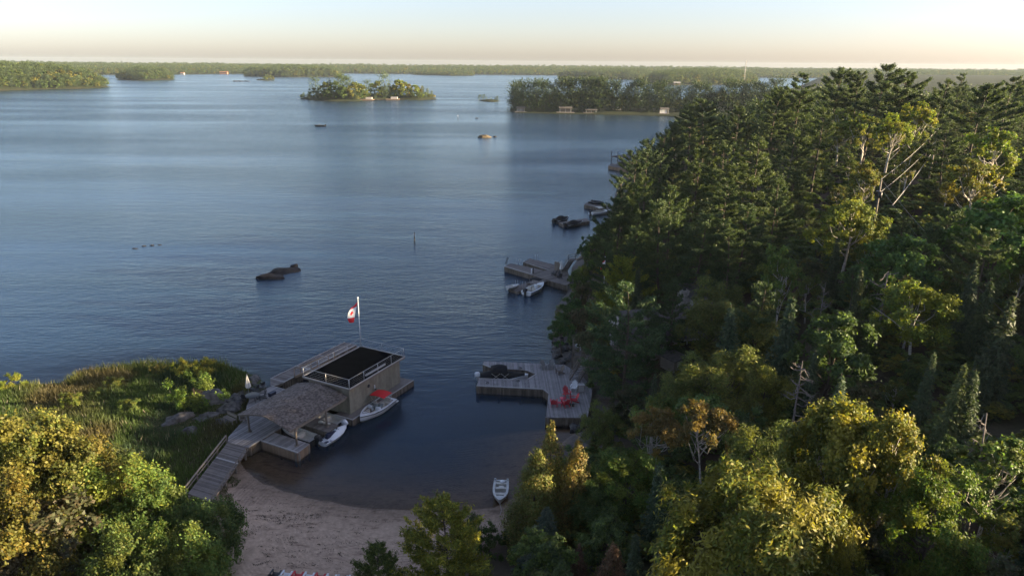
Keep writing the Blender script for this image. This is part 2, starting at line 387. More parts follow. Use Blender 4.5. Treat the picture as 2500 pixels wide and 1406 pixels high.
def ground_mat():
    m, t, b = mat('ground'); L = t.links
    at = N(t, 'ShaderNodeAttribute', attribute_name='gc')
    tc = N(t, 'ShaderNodeTexCoord')
    nz = N(t, 'ShaderNodeTexNoise'); nz.inputs['Scale'].default_value = 2.5; nz.inputs['Detail'].default_value = 9; nz.inputs['Roughness'].default_value = 0.7
    L.new(tc.outputs['Object'], nz.inputs['Vector'])
    mx = N(t, 'ShaderNodeMix', data_type='RGBA', blend_type='MULTIPLY'); mx.inputs[0].default_value = 1
    L.new(at.outputs['Color'], mx.inputs[6]); L.new(ramp(t, nz.outputs[0], [(0.3, (0.72,) * 3), (0.7, (1.2,) * 3)]), mx.inputs[7])
    # dark drift lines and weed specks on the sand
    n3 = N(t, 'ShaderNodeTexNoise'); n3.inputs['Scale'].default_value = 1.1; n3.inputs['Detail'].default_value = 7; n3.inputs['Roughness'].default_value = 0.75; n3.inputs['Distortion'].default_value = 0.4
    mp = N(t, 'ShaderNodeMapping'); mp.inputs['Scale'].default_value = (0.55, 1.5, 1); mp.inputs['Rotation'].default_value = (0, 0, 0.25)
    L.new(tc.outputs['Object'], mp.inputs[0]); L.new(mp.outputs[0], n3.inputs['Vector'])
    deb = ramp(t, n3.outputs[0], [(0.52, (1, 1, 1)), (0.60, (0.74, 0.72, 0.72)), (0.72, (0.36, 0.34, 0.34))])
    mx2 = N(t, 'ShaderNodeMix', data_type='RGBA', blend_type='MULTIPLY'); L.new(at.outputs['Alpha'], mx2.inputs[0])
    L.new(mx.outputs[2], mx2.inputs[6]); L.new(deb, mx2.inputs[7])
    L.new(mx2.outputs[2], b.inputs['Base Color']); b.inputs['Roughness'].default_value = 0.95; b.inputs['Specular IOR Level'].default_value = 0.1
    # rake arcs on the beach
    mp2 = N(t, 'ShaderNodeMapping'); mp2.inputs['Location'].default_value = (9.0, -50.5, 0); mp2.vector_type = 'POINT'
    L.new(tc.outputs['Object'], mp2.inputs[0])
    wv = N(t, 'ShaderNodeTexWave', wave_type='RINGS', rings_direction='Z'); wv.inputs['Scale'].default_value = 0.95; wv.inputs['Distortion'].default_value = 3.5; wv.inputs['Detail'].default_value = 3; wv.inputs['Detail Scale'].default_value = 0.6
    L.new(mp2.outputs[0], wv.inputs['Vector'])
    msk = N(t, 'ShaderNodeMath', operation='MULTIPLY'); n5 = N(t, 'ShaderNodeTexNoise'); n5.inputs['Scale'].default_value = 0.22; n5.inputs['Detail'].default_value = 3; L.new(tc.outputs['Object'], n5.inputs['Vector'])
    L.new(ramp(t, n5.outputs[0], [(0.42, (0, 0, 0)), (0.6, (.9, .9, .9))]), msk.inputs[0]); L.new(wv.outputs['Fac'], msk.inputs[1])
    w2 = N(t, 'ShaderNodeMath', operation='MULTIPLY'); L.new(msk.outputs[0], w2.inputs[0]); L.new(at.outputs['Alpha'], w2.inputs[1])
    ad = N(t, 'ShaderNodeMath', operation='ADD'); L.new(w2.outputs[0], ad.inputs[0]); L.new(nz.outputs[0], ad.inputs[1])
    bp = N(t, 'ShaderNodeBump'); bp.inputs['Strength'].default_value = 0.6; bp.inputs['Distance'].default_value = 0.07
    L.new(ad.outputs[0], bp.inputs['Height']); L.new(bp.outputs[0], b.inputs['Normal'])
    return m
gm = np_mesh('ground', np.stack([GX, GY, GH], -1).reshape(-1, 3), QD, ground_mat(), True, {'gc': ('FLOAT_COLOR', 'POINT', GC)})
tag(link_mesh('ground', gm), kind='structure')

def water_mat():
    m = bpy.data.materials.new('lake_water'); m.use_nodes = True; t = m.node_tree; t.nodes.clear(); L = t.links
    out = N(t, 'ShaderNodeOutputMaterial'); tc = N(t, 'ShaderNodeTexCoord')
    def noise(scale, sx, sy, rot, det=3):
        mp = N(t, 'ShaderNodeMapping'); mp.inputs['Scale'].default_value = (sx, sy, 1); mp.inputs['Rotation'].default_value = (0, 0, rot)
        L.new(tc.outputs['Object'], mp.inputs[0])
        n = N(t, 'ShaderNodeTexNoise'); n.inputs['Scale'].default_value = scale; n.inputs['Detail'].default_value = det; n.inputs['Roughness'].default_value = 0.55
        L.new(mp.outputs[0], n.inputs['Vector']); return n.outputs[0]
    a = noise(1.0, 0.6, 1.5, 0.12, 4); c = noise(0.3, 0.55, 1.4, -0.15, 3); e = noise(3.2, 0.8, 1.4, 0.3, 3)
    # broad calm and ruffled patches
    p = noise(0.010, 0.4, 1.7, 0.06, 5)
    patch = ramp(t, p, [(0.38, (0.42,) * 3), (0.60, (1.15,) * 3)])
    s1 = N(t, 'ShaderNodeMath', operation='MULTIPLY_ADD'); L.new(c, s1.inputs[0]); s1.inputs[1].default_value = 1.1; L.new(a, s1.inputs[2])
    s2 = N(t, 'ShaderNodeMath', operation='MULTIPLY_ADD'); L.new(e, s2.inputs[0]); s2.inputs[1].default_value = 0.3; L.new(s1.outputs[0], s2.inputs[2])
    hgt = N(t, 'ShaderNodeMath', operation='MULTIPLY'); L.new(s2.outputs[0], hgt.inputs[0]); L.new(patch, hgt.inputs[1])
    at = N(t, 'ShaderNodeAttribute', attribute_name='depth')
    shel = N(t, 'ShaderNodeMath', operation='MULTIPLY'); L.new(hgt.outputs[0], shel.inputs[0]); L.new(at.outputs['Vector'], shel.inputs[1])
    sx = N(t, 'ShaderNodeSeparateXYZ'); L.new(at.outputs['Vector'], sx.inputs[0]); L.new(sx.outputs['Y'], shel.inputs[1])
    bp = N(t, 'ShaderNodeBump'); bp.inputs['Strength'].default_value = 0.8; bp.inputs['Distance'].default_value = 0.30
    L.new(shel.outputs[0], bp.inputs['Height'])
    gl = N(t, 'ShaderNodeBsdfGlossy'); gl.inputs['Roughness'].default_value = 0.14; gl.inputs['Color'].default_value = (0.78, 0.91, 1.0, 1)
    L.new(bp.outputs[0], gl.inputs['Normal'])
    df = N(t, 'ShaderNodeBsdfDiffuse'); df.inputs['Color'].default_value = (0.010, 0.026, 0.052, 1)
    tp = N(t, 'ShaderNodeBsdfTransparent'); tp.inputs['Color'].default_value = (0.80, 0.70, 0.56, 1)
    mb = N(t, 'ShaderNodeMixShader'); L.new(sx.outputs['X'], mb.inputs[0]); L.new(tp.outputs[0], mb.inputs[1]); L.new(df.outputs[0], mb.inputs[2])
    fr = N(t, 'ShaderNodeFresnel'); fr.inputs['IOR'].default_value = 1.333; L.new(bp.outputs[0], fr.inputs['Normal'])
    ms = N(t, 'ShaderNodeMixShader'); L.new(fr.outputs[0], ms.inputs[0]); L.new(mb.outputs[0], ms.inputs[1]); L.new(gl.outputs[0], ms.inputs[2])
    L.new(ms.outputs[0], out.inputs[0])
    return m
dep = np.maximum(-GH.ravel(), 0)
opac = 1 - np.exp(-dep / 1.7)
gx_, gy_ = GX.ravel(), GY.ravel()
ruff = (0.22 + 0.78 * sst(62, 92, gy_ - 0.15 * np.abs(gx_ + 5))) * (0.75 + 0.95 * sst(120, 420, gy_))       # sheltered bay lies calmer
wat = np.zeros((len(dep), 3)); wat[:, 0] = opac; wat[:, 1] = ruff
WV = np.stack([GX.ravel(), GY.ravel(), np.zeros(GX.size)], -1)
keep = (GH.ravel()[QD] < 0.25).any(1)
used = np.unique(QD[keep]); remap = np.full(len(WV), -1); remap[used] = np.arange(len(used))
wm = np_mesh('lake_water', WV[used], remap[QD[keep]], water_mat(), True)
a_ = wm.attributes.new('depth', 'FLOAT_VECTOR', 'POINT'); a_.data.foreach_set('vector', wat[used].astype(np.float32).ravel())
tag(link_mesh('lake_water', wm), kind='structure')
DBG = False
# ------------------------------------------------------------------ tree library
def leaf_mesh(name, C, Nn, Ln, Wd, cols, material, rg, T=None):
    C = np.asarray(C); n = len(C)
    Nn = Nn / (np.linalg.norm(Nn, axis=1, keepdims=True) + 1e-9)
    T = rg.normal(size=(n, 3)) if T is None else T
    T = T - Nn * (T * Nn).sum(1, keepdims=True); T /= np.linalg.norm(T, axis=1, keepdims=True) + 1e-9
    B = np.cross(Nn, T)
    Ln = np.broadcast_to(np.asarray(Ln, float), (n,))[:, None]; Wd = np.broadcast_to(np.asarray(Wd, float), (n,))[:, None]
    V = np.stack([C + T * Ln, C + B * Wd, C - T * Ln, C - B * Wd], 1).reshape(-1, 3)
    Fq = np.arange(4 * n).reshape(-1, 4)
    cc = np.ones((n, 4)); cc[:, :3] = np.clip(cols * 1.3, 0.002, 1)
    return np_mesh(name, V, Fq, material, False, {'lc': ('FLOAT_COLOR', 'FACE', cc)})
def mixcol(rg, n, base, alt, p_alt, var=0.22):
    c = np.tile(np.asarray(base, float), (n, 1)); m = rg.random(n) < p_alt; c[m] = alt
    return c * (1 + var * rg.normal(size=(n, 1)))
def trunk_bend(rg, h, lean=0.03, n=7):
    p = np.zeros((n, 3)); p[:, 2] = np.linspace(0, h, n); a = rg.random() * 6.28
    k = np.linspace(0, 1, n)
    p[:, 0] = lean * h * k * math.cos(a) + 0.012 * h * np.sin(k * 5 + a); p[:, 1] = lean * h * k * math.sin(a) + 0.012 * h * np.cos(k * 4 + a)
    return p
def tree_parts(name, tr_mb, bark, crown_me):
    tm = bpy.data.meshes.new(name + '_trunk'); tm.from_pydata(tr_mb.v, [], tr_mb.f)
    tm.polygons.foreach_set('use_smooth', [True] * len(tr_mb.f)); tm.materials.append(bark); tm.update()
    return tm, crown_me
def make_deciduous(seed, h, r, nleaf, L, W, base, alt, p_alt=0.2, bark=None, nclump=60, base_frac=0.3, open_=0.0, multi=1, clump=0.24, mtl='leaf', droop=0.0):
    rg = np.random.default_rng(seed); tb = MB()
    cz = h * (base_frac + 1) / 2; rz = h * (1 - base_frac) / 2
    # lobes give the crown its uneven outline
    nl = 6 + int(rg.integers(0, 4)); lobes = []
    for i in range(nl):
        a = 6.283 * (i / nl) + rg.normal() * 0.35; e = rg.uniform(-0.45, 0.95)
        lobes.append(np.array([math.cos(a) * math.cos(e), math.sin(a) * math.cos(e), math.sin(e)]))
    lobes = np.array(lobes)
    d = rg.normal(size=(nclump, 3)); d[:, 2] += 0.35; d /= np.linalg.norm(d, axis=1, keepdims=True)
    gain = 0.72 + 0.36 * np.exp(-((1 - (d @ lobes.T)) / 0.16)).max(1) + 0.08 * rg.normal(size=nclump)
    rad = np.where(rg.random(nclump) < 0.72, rg.uniform(0.72, 0.95, nclump), rg.uniform(0.25, 0.7, nclump)) * gain
    cc = np.stack([d[:, 0] * rad * r, d[:, 1] * rad * r, cz + d[:, 2] * rad * rz], 1)
    cr = r * clump * rg.uniform(0.6, 1.2, nclump)
    if open_ > 0:
        k = rg.random(nclump) > open_ * (cc[:, 2] < cz); cc, cr = cc[k], cr[k]
    # every clump is a spray of twigs, the leaves sit along the twigs
    ntw = max(len(cc) * 14, nleaf // 14); wgt = cr ** 2 / (cr ** 2).sum(); tw = rg.choice(len(cc), ntw, p=wgt)
    outc = (cc - np.array([0, 0, cz * .8])); outc /= np.linalg.norm(outc, axis=1, keepdims=True) + 1e-6
    q = rg.normal(size=(ntw, 3)); q /= np.linalg.norm(q, axis=1, keepdims=True); q = q + outc[tw] * 0.75 + np.array([0, 0, 0.35 - droop]); q /= np.linalg.norm(q, axis=1, keepdims=True)
    tl = cr[tw] * rg.uniform(0.65, 1.35, ntw); idx = rg.integers(0, ntw, nleaf); f = rg.random(nleaf) ** 0.6
    P = cc[tw[idx]] + q[idx] * (f * tl[idx])[:, None] + rg.normal(size=(nleaf, 3)) * (0.07 * cr[tw[idx]] + L * 0.4)[:, None]
    P[:, 2] -= droop * (f * tl[idx]) ** 1.6
    out = (P - np.array([0, 0, cz])) / np.array([r, r, rz])
    Nn = 0.4 * q[idx] + 0.45 * out + np.array([0, 0, 0.55]) + 0.6 * rg.normal(size=(nleaf, 3))
    tone = rg.normal(size=len(cc)) * 0.15; ttone = rg.normal(size=ntw) * 0.12
    col = mixcol(rg, nleaf, base, alt, p_alt) * (1 + tone[tw[idx]] + ttone[idx])[:, None]
    lump = rg.random(len(cc)) < p_alt * 0.6; col[lump[tw[idx]]] = (np.asarray(alt) * (1 + .2 * rg.normal(size=(nleaf, 1))))[lump[tw[idx]]]
    cm = leaf_mesh(name_c(seed, 'crown'), P, Nn, L * rg.uniform(0.7, 1.3, nleaf), W * rg.uniform(0.7, 1.3, nleaf), col, M[mtl], rg)
    for k in range(multi):
        tp = trunk_bend(rg, h * 0.78, 0.05 if multi == 1 else 0.14); r0 = h * 0.014 / math.sqrt(multi)
        tb.tube(tp, np.linspace(r0 * 1.25, r0 * 0.25, len(tp)), 7)
        order = rg.permutation(len(cc))[:16 // multi + 4]
        for j in order:
            z0 = np.clip(cc[j, 2] - rg.uniform(0.25, 0.5) * h * 0.6, h * base_frac * 0.6, h * 0.7)
            t = z0 / (h * 0.78) * (len(tp) - 1); i0 = int(min(t, len(tp) - 2)); s = tp[i0] + (tp[i0 + 1] - tp[i0]) * (t - i0)
            mid = (s + cc[j]) / 2 + np.array([0, 0, -0.04 * h]) + rg.normal(size=3) * 0.03 * h
            tb.tube([s, mid, cc[j]], [r0 * 0.42, r0 * 0.26, r0 * 0.08], 5)
    return tree_parts('deciduous', tb, bark or M['bark'], cm)
def name_c(seed, s): return '%s_mesh_%d' % (s, seed)
def make_pine(seed, h, r, nleaf, L=0.34, W=0.085, base=(0.044, 0.068, 0.028), alt=(0.068, 0.088, 0.030), bare=0.22, wind=0.25, gap=0.25, spread=1.0, twigs=1.0):
    rg = np.random.default_rng(seed); tb = MB(); tp = trunk_bend(rg, h * 0.97, 0.05, 9); r0 = h * 0.014
    tb.tube(tp, np.linspace(r0 * 1.2, r0 * 0.15, 9), 7)
    wa = rg.random() * 6.28; wv = np.array([math.cos(wa), math.sin(wa)])
    TW = []; wts = []
    z = h * bare
    while z < h * 0.985:
        k = (z / h - bare) / (1 - bare)
        prof = (0.55 + 0.55 * math.sin(min(1, k * 1.5) * 1.9)) * (1 - k ** 2.2) + 0.10
        nb = int(rg.integers(3, 6)); a0 = rg.random() * 6.28
        for j in range(nb):
            if rg.random() < gap * (1 - 0.6 * k): continue
            a = a0 + 6.283 * j / nb + rg.normal() * 0.3
            dx = np.array([math.cos(a), math.sin(a)])
            Lb = r * prof * rg.uniform(0.55, 1.2) * (1 + wind * (dx @ wv)) * spread
            rise = (0.05 + 0.75 * k ** 1.5) * Lb + rg.normal() * 0.05 * Lb
            s = np.array([np.interp(z, tp[:, 2], tp[:, 0]), np.interp(z, tp[:, 2], tp[:, 1]), z])
            e = s + np.array([dx[0] * Lb, dx[1] * Lb, rise]); mid = (s + e) / 2 + np.array([0, 0, -0.06 * Lb])
            tb.tube([s, mid, e], [r0 * 0.30 * (1 - 0.6 * k), r0 * 0.2 * (1 - 0.6 * k), r0 * 0.06], 4)
            side = np.array([-dx[1], dx[0], 0.0]); ntw = max(3, int((3 + Lb * 2.6) * twigs)); bdir = (e - mid) / np.linalg.norm(e - mid)
            for q in range(ntw):
                f = 1.0 if q == 0 else rg.uniform(0.30, 1.0)
                c = (s + (mid - s) * f * 2) if f < .5 else (mid + (e - mid) * (f * 2 - 1))
                sgn = -1 if q % 2 else 1
                td = bdir * rg.uniform(.5, 1.0) + side * sgn * (0 if q == 0 else rg.uniform(.4, 1.0)) + np.array([0, 0, rg.uniform(.12, .45)])
                td /= np.linalg.norm(td); tlen = (0.20 * Lb + 0.30) * rg.uniform(.7, 1.3) * (1.2 - .35 * f)
                TW.append(np.concatenate([c, td * tlen])); wts.append(tlen)
        z += h * rg.uniform(0.05, 0.085)
    for _ in range(6): TW.append(np.array([tp[-1, 0], tp[-1, 1], h * .97, rg.normal() * .25, rg.normal() * .25, h * .03 + .2])); wts.append(.4)
    TW = np.array(TW); wts = np.array(wts); idx = rg.choice(len(TW), nleaf, p=wts / wts.sum()); f = rg.uniform(0.05, 1.05, nleaf)
    P = TW[idx, :3] + TW[idx, 3:] * f[:, None] + rg.normal(size=(nleaf, 3)) * (0.036 * r) * np.array([1, 1, .7])
    T = TW[idx, 3:] / (np.linalg.norm(TW[idx, 3:], axis=1, keepdims=True)) + 0.7 * rg.normal(size=(nleaf, 3))
    Nn = np.array([0, 0, 0.6]) + 0.65 * rg.normal(size=(nleaf, 3))
    tone = rg.normal(size=len(TW)) * 0.14
    col = mixcol(rg, nleaf, base, alt, 0.3) * (1 + tone[idx])[:, None]
    cm = leaf_mesh(name_c(seed, 'pine_crown'), P, Nn, L * rg.uniform(0.6, 1.3, nleaf), W * rg.uniform(0.7, 1.3, nleaf), col, M['needle'], rg, T)
    return tree_parts('pine', tb, M['bark'], cm)
def make_spruce(seed, h, r, nleaf, L=0.26, W=0.07, base=(0.044, 0.066, 0.038), alt=(0.065, 0.085, 0.045), ragged=0.25, power=0.95):
    rg = np.random.default_rng(seed); tb = MB(); tp = trunk_bend(rg, h * 0.99, 0.012, 5); tb.tube(tp, np.linspace(h * 0.013, h * 0.002, 5), 6)
    C = []; R = []; z = h * 0.06
    while z < h * 0.97:
        k = z / h; Lr = r * (1 - k) ** power * (0.9 + 0.2 * rg.random()) + 0.05; nb = max(4, int(6 + 5 * (1 - k)))
        a0 = rg.random() * 6.28
        for j in range(nb):
            a = a0 + 6.283 * j / nb + rg.normal() * 0.15; Lb = Lr * rg.uniform(1 - ragged, 1 + ragged * 0.5)
            for f in np.linspace(0.35, 1.0, max(2, int(Lb * 2.4))):
                C.append((math.cos(a) * Lb * f, math.sin(a) * Lb * f, z - 0.28 * Lb * f + 0.16 * Lb * f * f)); R.append(0.06 + 0.13 * Lb * (1.15 - f) * 0.7 + 0.02)
        z += h * rg.uniform(0.02, 0.034) + 0.05
    C.append((0, 0, h)); R.append(0.06)
    C = np.array(C); R = np.array(R); idx = rg.choice(len(C), nleaf, p=R / R.sum())
    P = C[idx] + rg.normal(size=(nleaf, 3)) * R[idx][:, None] * np.array([1, 1, 0.5])
    rad = P * np.array([1, 1, 0]); rad /= np.linalg.norm(rad, axis=1, keepdims=True) + 0.05
    Nn = 0.5 * rad + np.array([0, 0, 0.6]) + 0.45 * rg.normal(size=(nleaf, 3))
    col = mixcol(rg, nleaf, base, alt, 0.3); T = rad + np.array([0, 0, -0.15]) + 0.5 * rg.normal(size=(nleaf, 3))
    cm = leaf_mesh(name_c(seed, 'spruce_crown'), P, Nn, L * rg.uniform(0.6, 1.3, nleaf), W * rg.uniform(0.7, 1.3, nleaf), col, M['needle'], rg, T)
    return tree_parts('spruce', tb, M['bark'], cm)
def make_cedar(seed, h, r, nleaf, L=0.12, W=0.06, base=(0.07, 0.075, 0.022), alt=(0.11, 0.085, 0.03), p_alt=0.3, tips=1):
    rg = np.random.default_rng(seed); tb = MB(); tp = trunk_bend(rg, h * 0.9, 0.02, 5); tb.tube(tp, np.linspace(h * 0.016, h * 0.003, 5), 6)
    ncl = 190; k = rg.random(ncl) ** 1.25; a = rg.random(ncl) * 6.283
    prof = r * np.where(k < 0.22, 0.75 + 0.25 * k / 0.22, ((1 - k) / 0.78) ** 0.8)
    f = rg.uniform(0.72, 1.08, ncl) * prof
    C = np.stack([np.cos(a) * f, np.sin(a) * f, h * (0.04 + 0.93 * k)], 1); cs = (0.13 + 0.10 * rg.random(ncl)) * r * (0.5 + 0.7 * prof / r)
    idx = rg.choice(ncl, nleaf, p=cs ** 2 / (cs ** 2).sum())
    g = rg.normal(size=(nleaf, 3)) * np.array([1, 1, 1.7]) * 0.62
    P = C[idx] + g * cs[idx][:, None]; P[:, 2] = np.clip(P[:, 2], 0.05, h * 1.01)
    Nn = np.stack([np.cos(a[idx]), np.sin(a[idx]), np.full(nleaf, 0.45)], 1) + 0.4 * g + 0.45 * rg.normal(size=(nleaf, 3))
    tone = rg.normal(size=ncl) * 0.16
    col = mixcol(rg, nleaf, base, alt, p_alt) * (1 + tone[idx])[:, None]
    cm = leaf_mesh(name_c(seed, 'cedar_crown'), P, Nn, L * rg.uniform(0.7, 1.4, nleaf), W * rg.uniform(0.7, 1.3, nleaf), col, M['needle'], rg)
    return tree_parts('cedar', tb, M['bark'], cm)
def make_dead(seed, h, spread, n=22, droop=0.2):
    rg = np.random.default_rng(seed); tb = MB(); tp = trunk_bend(rg, h, 0.05, 7); tb.tube(tp, np.linspace(h * 0.016, h * 0.003, 7), 6)
    br = MB()
    for i in range(n):
        z = h * rg.uniform(0.35, 0.98); a = rg.random() * 6.28; Lb = spread * rg.uniform(0.4, 1.0) * (1.15 - z / h * 0.6)
        s = np.array([np.interp(z, tp[:, 2], tp[:, 0]), np.interp(z, tp[:, 2], tp[:, 1]), z]); dx = np.array([math.cos(a), math.sin(a), 0])
        e = s + dx * Lb + np.array([0, 0, Lb * rg.uniform(-droop, 0.7)]); m = (s + e) / 2 + rg.normal(size=3) * 0.1 * Lb
        br.tube([s, m, e], [h * 0.006, h * 0.004, 0.012], 4)
        for q in range(3):
            f = rg.uniform(0.4, 0.9); s2 = s + (e - s) * f; e2 = s2 + (dx * 0.3 + rg.normal(size=3) * 0.35) * Lb * 0.6
            br.tube([s2, e2], [h * 0.0035, 0.008], 3)
    cm = bpy.data.meshes.new('dead_branches'); cm.from_pydata(br.v, [], br.f); cm.materials.append(M['dead_wood']); cm.update()
    return tree_parts('dead', tb, M['dead_wood'], cm)

GREEN, OLIVE, YELLOW, DARK = (0.080, 0.115, 0.030), (0.115, 0.118, 0.030), (0.19, 0.165, 0.028), (0.058, 0.088, 0.034)
LIB = {}
def lib(kind, parts, h, r): LIB.setdefault(kind, []).append((parts, h, r))
for i in range(7): lib('pine', make_pine(100 + i, 18, 4.4, 14000, L=.26, W=.065, gap=0.18 + 0.04 * i, wind=0.15 + 0.08 * i, bare=0.2 + 0.05 * (i % 3)), 18, 4.4)
for i in range(3): lib('dense_pine', make_pine(120 + i, 16, 4.0, 15000, L=.25, W=.065, gap=0.1, wind=0.15, bare=0.1), 16, 4.0)
for i in range(4): lib('spruce', make_spruce(140 + i, 12, 2.3 - 0.2 * i, 7000), 12, 2.2)
for i in range(3): lib('cedar', make_cedar(160 + i, 8, 1.9, 12000), 8, 1.9)
for i in range(5): lib('birch', make_deciduous(180 + i, 13, 3.6, 9000, 0.17, 0.10, GREEN, OLIVE, 0.35, M['birch_bark'], 54, 0.32, 0.15, clump=.22), 13, 3.6)
for i in range(5): lib('maple', make_deciduous(200 + i, 12, 4.2, 11000, 0.19, 0.12, DARK, GREEN, 0.4, M['bark'], 66, 0.18, clump=.22), 12, 4.2)
for i in range(3): lib('dark', make_deciduous(220 + i, 10, 3.6, 8000, 0.18, 0.11, (0.062, 0.075, 0.036), (0.085, 0.078, 0.042), 0.35, M['bark'], 54, 0.12, clump=.24), 10, 3.6)
for i in range(2): lib('bush', make_deciduous(240 + i, 3, 2.0, 5000, 0.10, 0.05, (0.075, 0.10, 0.026), OLIVE, 0.3, M['bark'], 26, 0.02, multi=3), 3, 2.0)
for i in range(3): lib('dead', make_dead(250 + i, 11, 2.8, droop=0.35 * i), 11, 2.8)

KIND_INFO = {'pine': ('pine_tree', 'tree'), 'dense_pine': ('pine_tree', 'tree'), 'spruce': ('spruce_tree', 'tree'), 'cedar': ('cedar_tree', 'tree'),
             'birch': ('birch_tree', 'tree'), 'maple': ('leafy_tree', 'tree'), 'dark': ('leafy_tree', 'tree'), 'bush': ('bush', 'bush'), 'dead': ('dead_tree', 'tree')}
TREES = []      # (x, y, radius) of everything planted
def plant(kind, x, y, h, label, group=None, rs=1.0, tint=(1, 1, 1), variant=None, parts=None, cat=None, z=None, sink=0.15):
    if parts is None:
        L = LIB[kind]; parts, h0, r0 = L[(variant if variant is not None else int(rng.integers(0, len(L)))) % len(L)]
    else: parts, h0, r0 = parts
    nm, ct = KIND_INFO[kind]
    z = hz(x, y) if z is None else z
    s = h / h0
    e = empty(nm, (x, y, z - sink), float(rng.random() * 6.28), label, cat or ct, group)
    q_ = rng.uniform(.88, 1.14); e.scale = (s * rs * q_, s * rs / q_, s); e.rotation_euler[0] = rng.normal() * .035; e.rotation_euler[1] = rng.normal() * .035
    t = link_mesh('trunk', parts[0], e); c = link_mesh('branches' if kind == 'dead' else 'crown', parts[1], e)
    c.color = (*tint, 1)
    TREES.append((x, y, r0 * s * rs))
    return e
def solve(u, v, h, dmax=900, back=0.0):
    """stand of a tree of height h whose tip shows at (u, v)"""
    d = ray(u, v); d = d / math.hypot(d[0], d[1])
    t = np.concatenate([np.arange(14, 160, 0.5), np.arange(160, dmax, 3.0)])
    X, Y, Z = d[0] * t, d[1] * t, CAM_H + d[2] * t
    g = Z - np.maximum(height(X, Y), -0.5) - h
    neg = np.where(g < 0)[0]
    i = neg[0] if len(neg) else int(np.argmin(g))
    return float(X[i]), float(Y[i]), float(t[i])
# ------------------------------------------------------------------ singled-out trees
ASH = (make_deciduous(300, 13, 5.2, 42000, 0.15, 0.055, (0.105, 0.125, 0.024), (0.17, 0.155, 0.024), 0.35, M['bark'], 90, 0.2, clump=0.24, droop=.25), 13, 5.2)
OAK = (make_deciduous(301, 12, 4.6, 32000, 0.12, 0.075, (0.10, 0.112, 0.028), (0.145, 0.128, 0.03), 0.3, M['bark'], 80, 0.15, clump=0.25), 12, 4.6)
MAPLE1 = (make_deciduous(302, 10, 4.4, 34000, 0.12, 0.06, (0.078, 0.115, 0.026), (0.12, 0.13, 0.026), 0.3, M['bark'], 80, 0.1, clump=0.25), 10, 4.4)
MAPLE2 = (make_deciduous(303, 10, 4.2, 30000, 0.12, 0.06, (0.066, 0.10, 0.026), (0.10, 0.115, 0.026), 0.3, M['bark'], 76, 0.1, clump=0.25), 10, 4.2)
POPLAR = (make_deciduous(304, 12, 4.6, 24000, 0.13, 0.085, (0.105, 0.12, 0.026), (0.18, 0.16, 0.024), 0.35, M['birch_bark'], 64, 0.3, 0.3, clump=0.22), 12, 4.6)
BIRCHX = (make_deciduous(305, 10, 2.7, 9000, 0.11, 0.07, (0.12, 0.10, 0.036), (0.18, 0.12, 0.036), 0.4, M['birch_bark'], 26, 0.5, 0.5, multi=2, clump=0.3), 10, 2.7)
YPINE = (make_pine(306, 9, 3.0, 30000, L=0.16, W=0.042, base=(0.085, 0.105, 0.024), alt=(0.16, 0.155, 0.026), bare=0.03, gap=0.0, wind=0.05, twigs=1.5), 9, 3.0)  # needle colours brightened and yellowed to stand for sunlight
CEDARX = [(make_cedar(310 + i, 9, 2.0, 17000, 0.085, 0.05, (0.10, 0.105, 0.026), (0.15, 0.115, 0.034), 0.35), 9, 2.0) for i in range(2)]
BLUESPR = (make_spruce(312, 9, 2.3, 16000, 0.16, 0.06, (0.062, 0.085, 0.062), (0.09, 0.11, 0.08), power=0.8), 9, 2.3)
BIGPINE = (make_pine(313, 17, 5.0, 17000, L=0.26, W=0.07, base=(0.042, 0.074, 0.034), alt=(0.058, 0.09, 0.036), bare=0.05, gap=0.05, wind=0.1), 17, 5.0)
FANPINE = (make_pine(314, 18, 5.2, 34000, L=0.21, W=0.055, bare=0.10, gap=0.14, wind=0.3), 18, 5.2)
FAN2 = (make_pine(317, 18, 5.0, 34000, L=0.21, W=0.055, bare=0.12, gap=0.2, wind=0.45), 18, 5.0)
FAN3 = (make_pine(318, 18, 4.6, 34000, L=0.21, W=0.055, bare=0.08, gap=0.12, wind=0.15), 18, 4.6)
RIDGE = [(make_pine(319 + i, 20, 5.0, 30000, L=0.24, W=0.06, bare=0.25 + .06 * i, gap=0.25, wind=0.3), 20, 5.0) for i in range(3)]
WILLOW = (make_deciduous(315, 9, 3.8, 22000, 0.14, 0.04, (0.092, 0.112, 0.030), (0.125, 0.125, 0.032), 0.35, M['bark'], 60, 0.1, clump=0.26, droop=.35), 9, 3.8)
BROWNC = (make_cedar(316, 6, 1.3, 14000, 0.07, 0.045, (0.13, 0.085, 0.05), (0.18, 0.10, 0.055), 0.5), 6, 1.3)
W1 = (1, 1, 1)
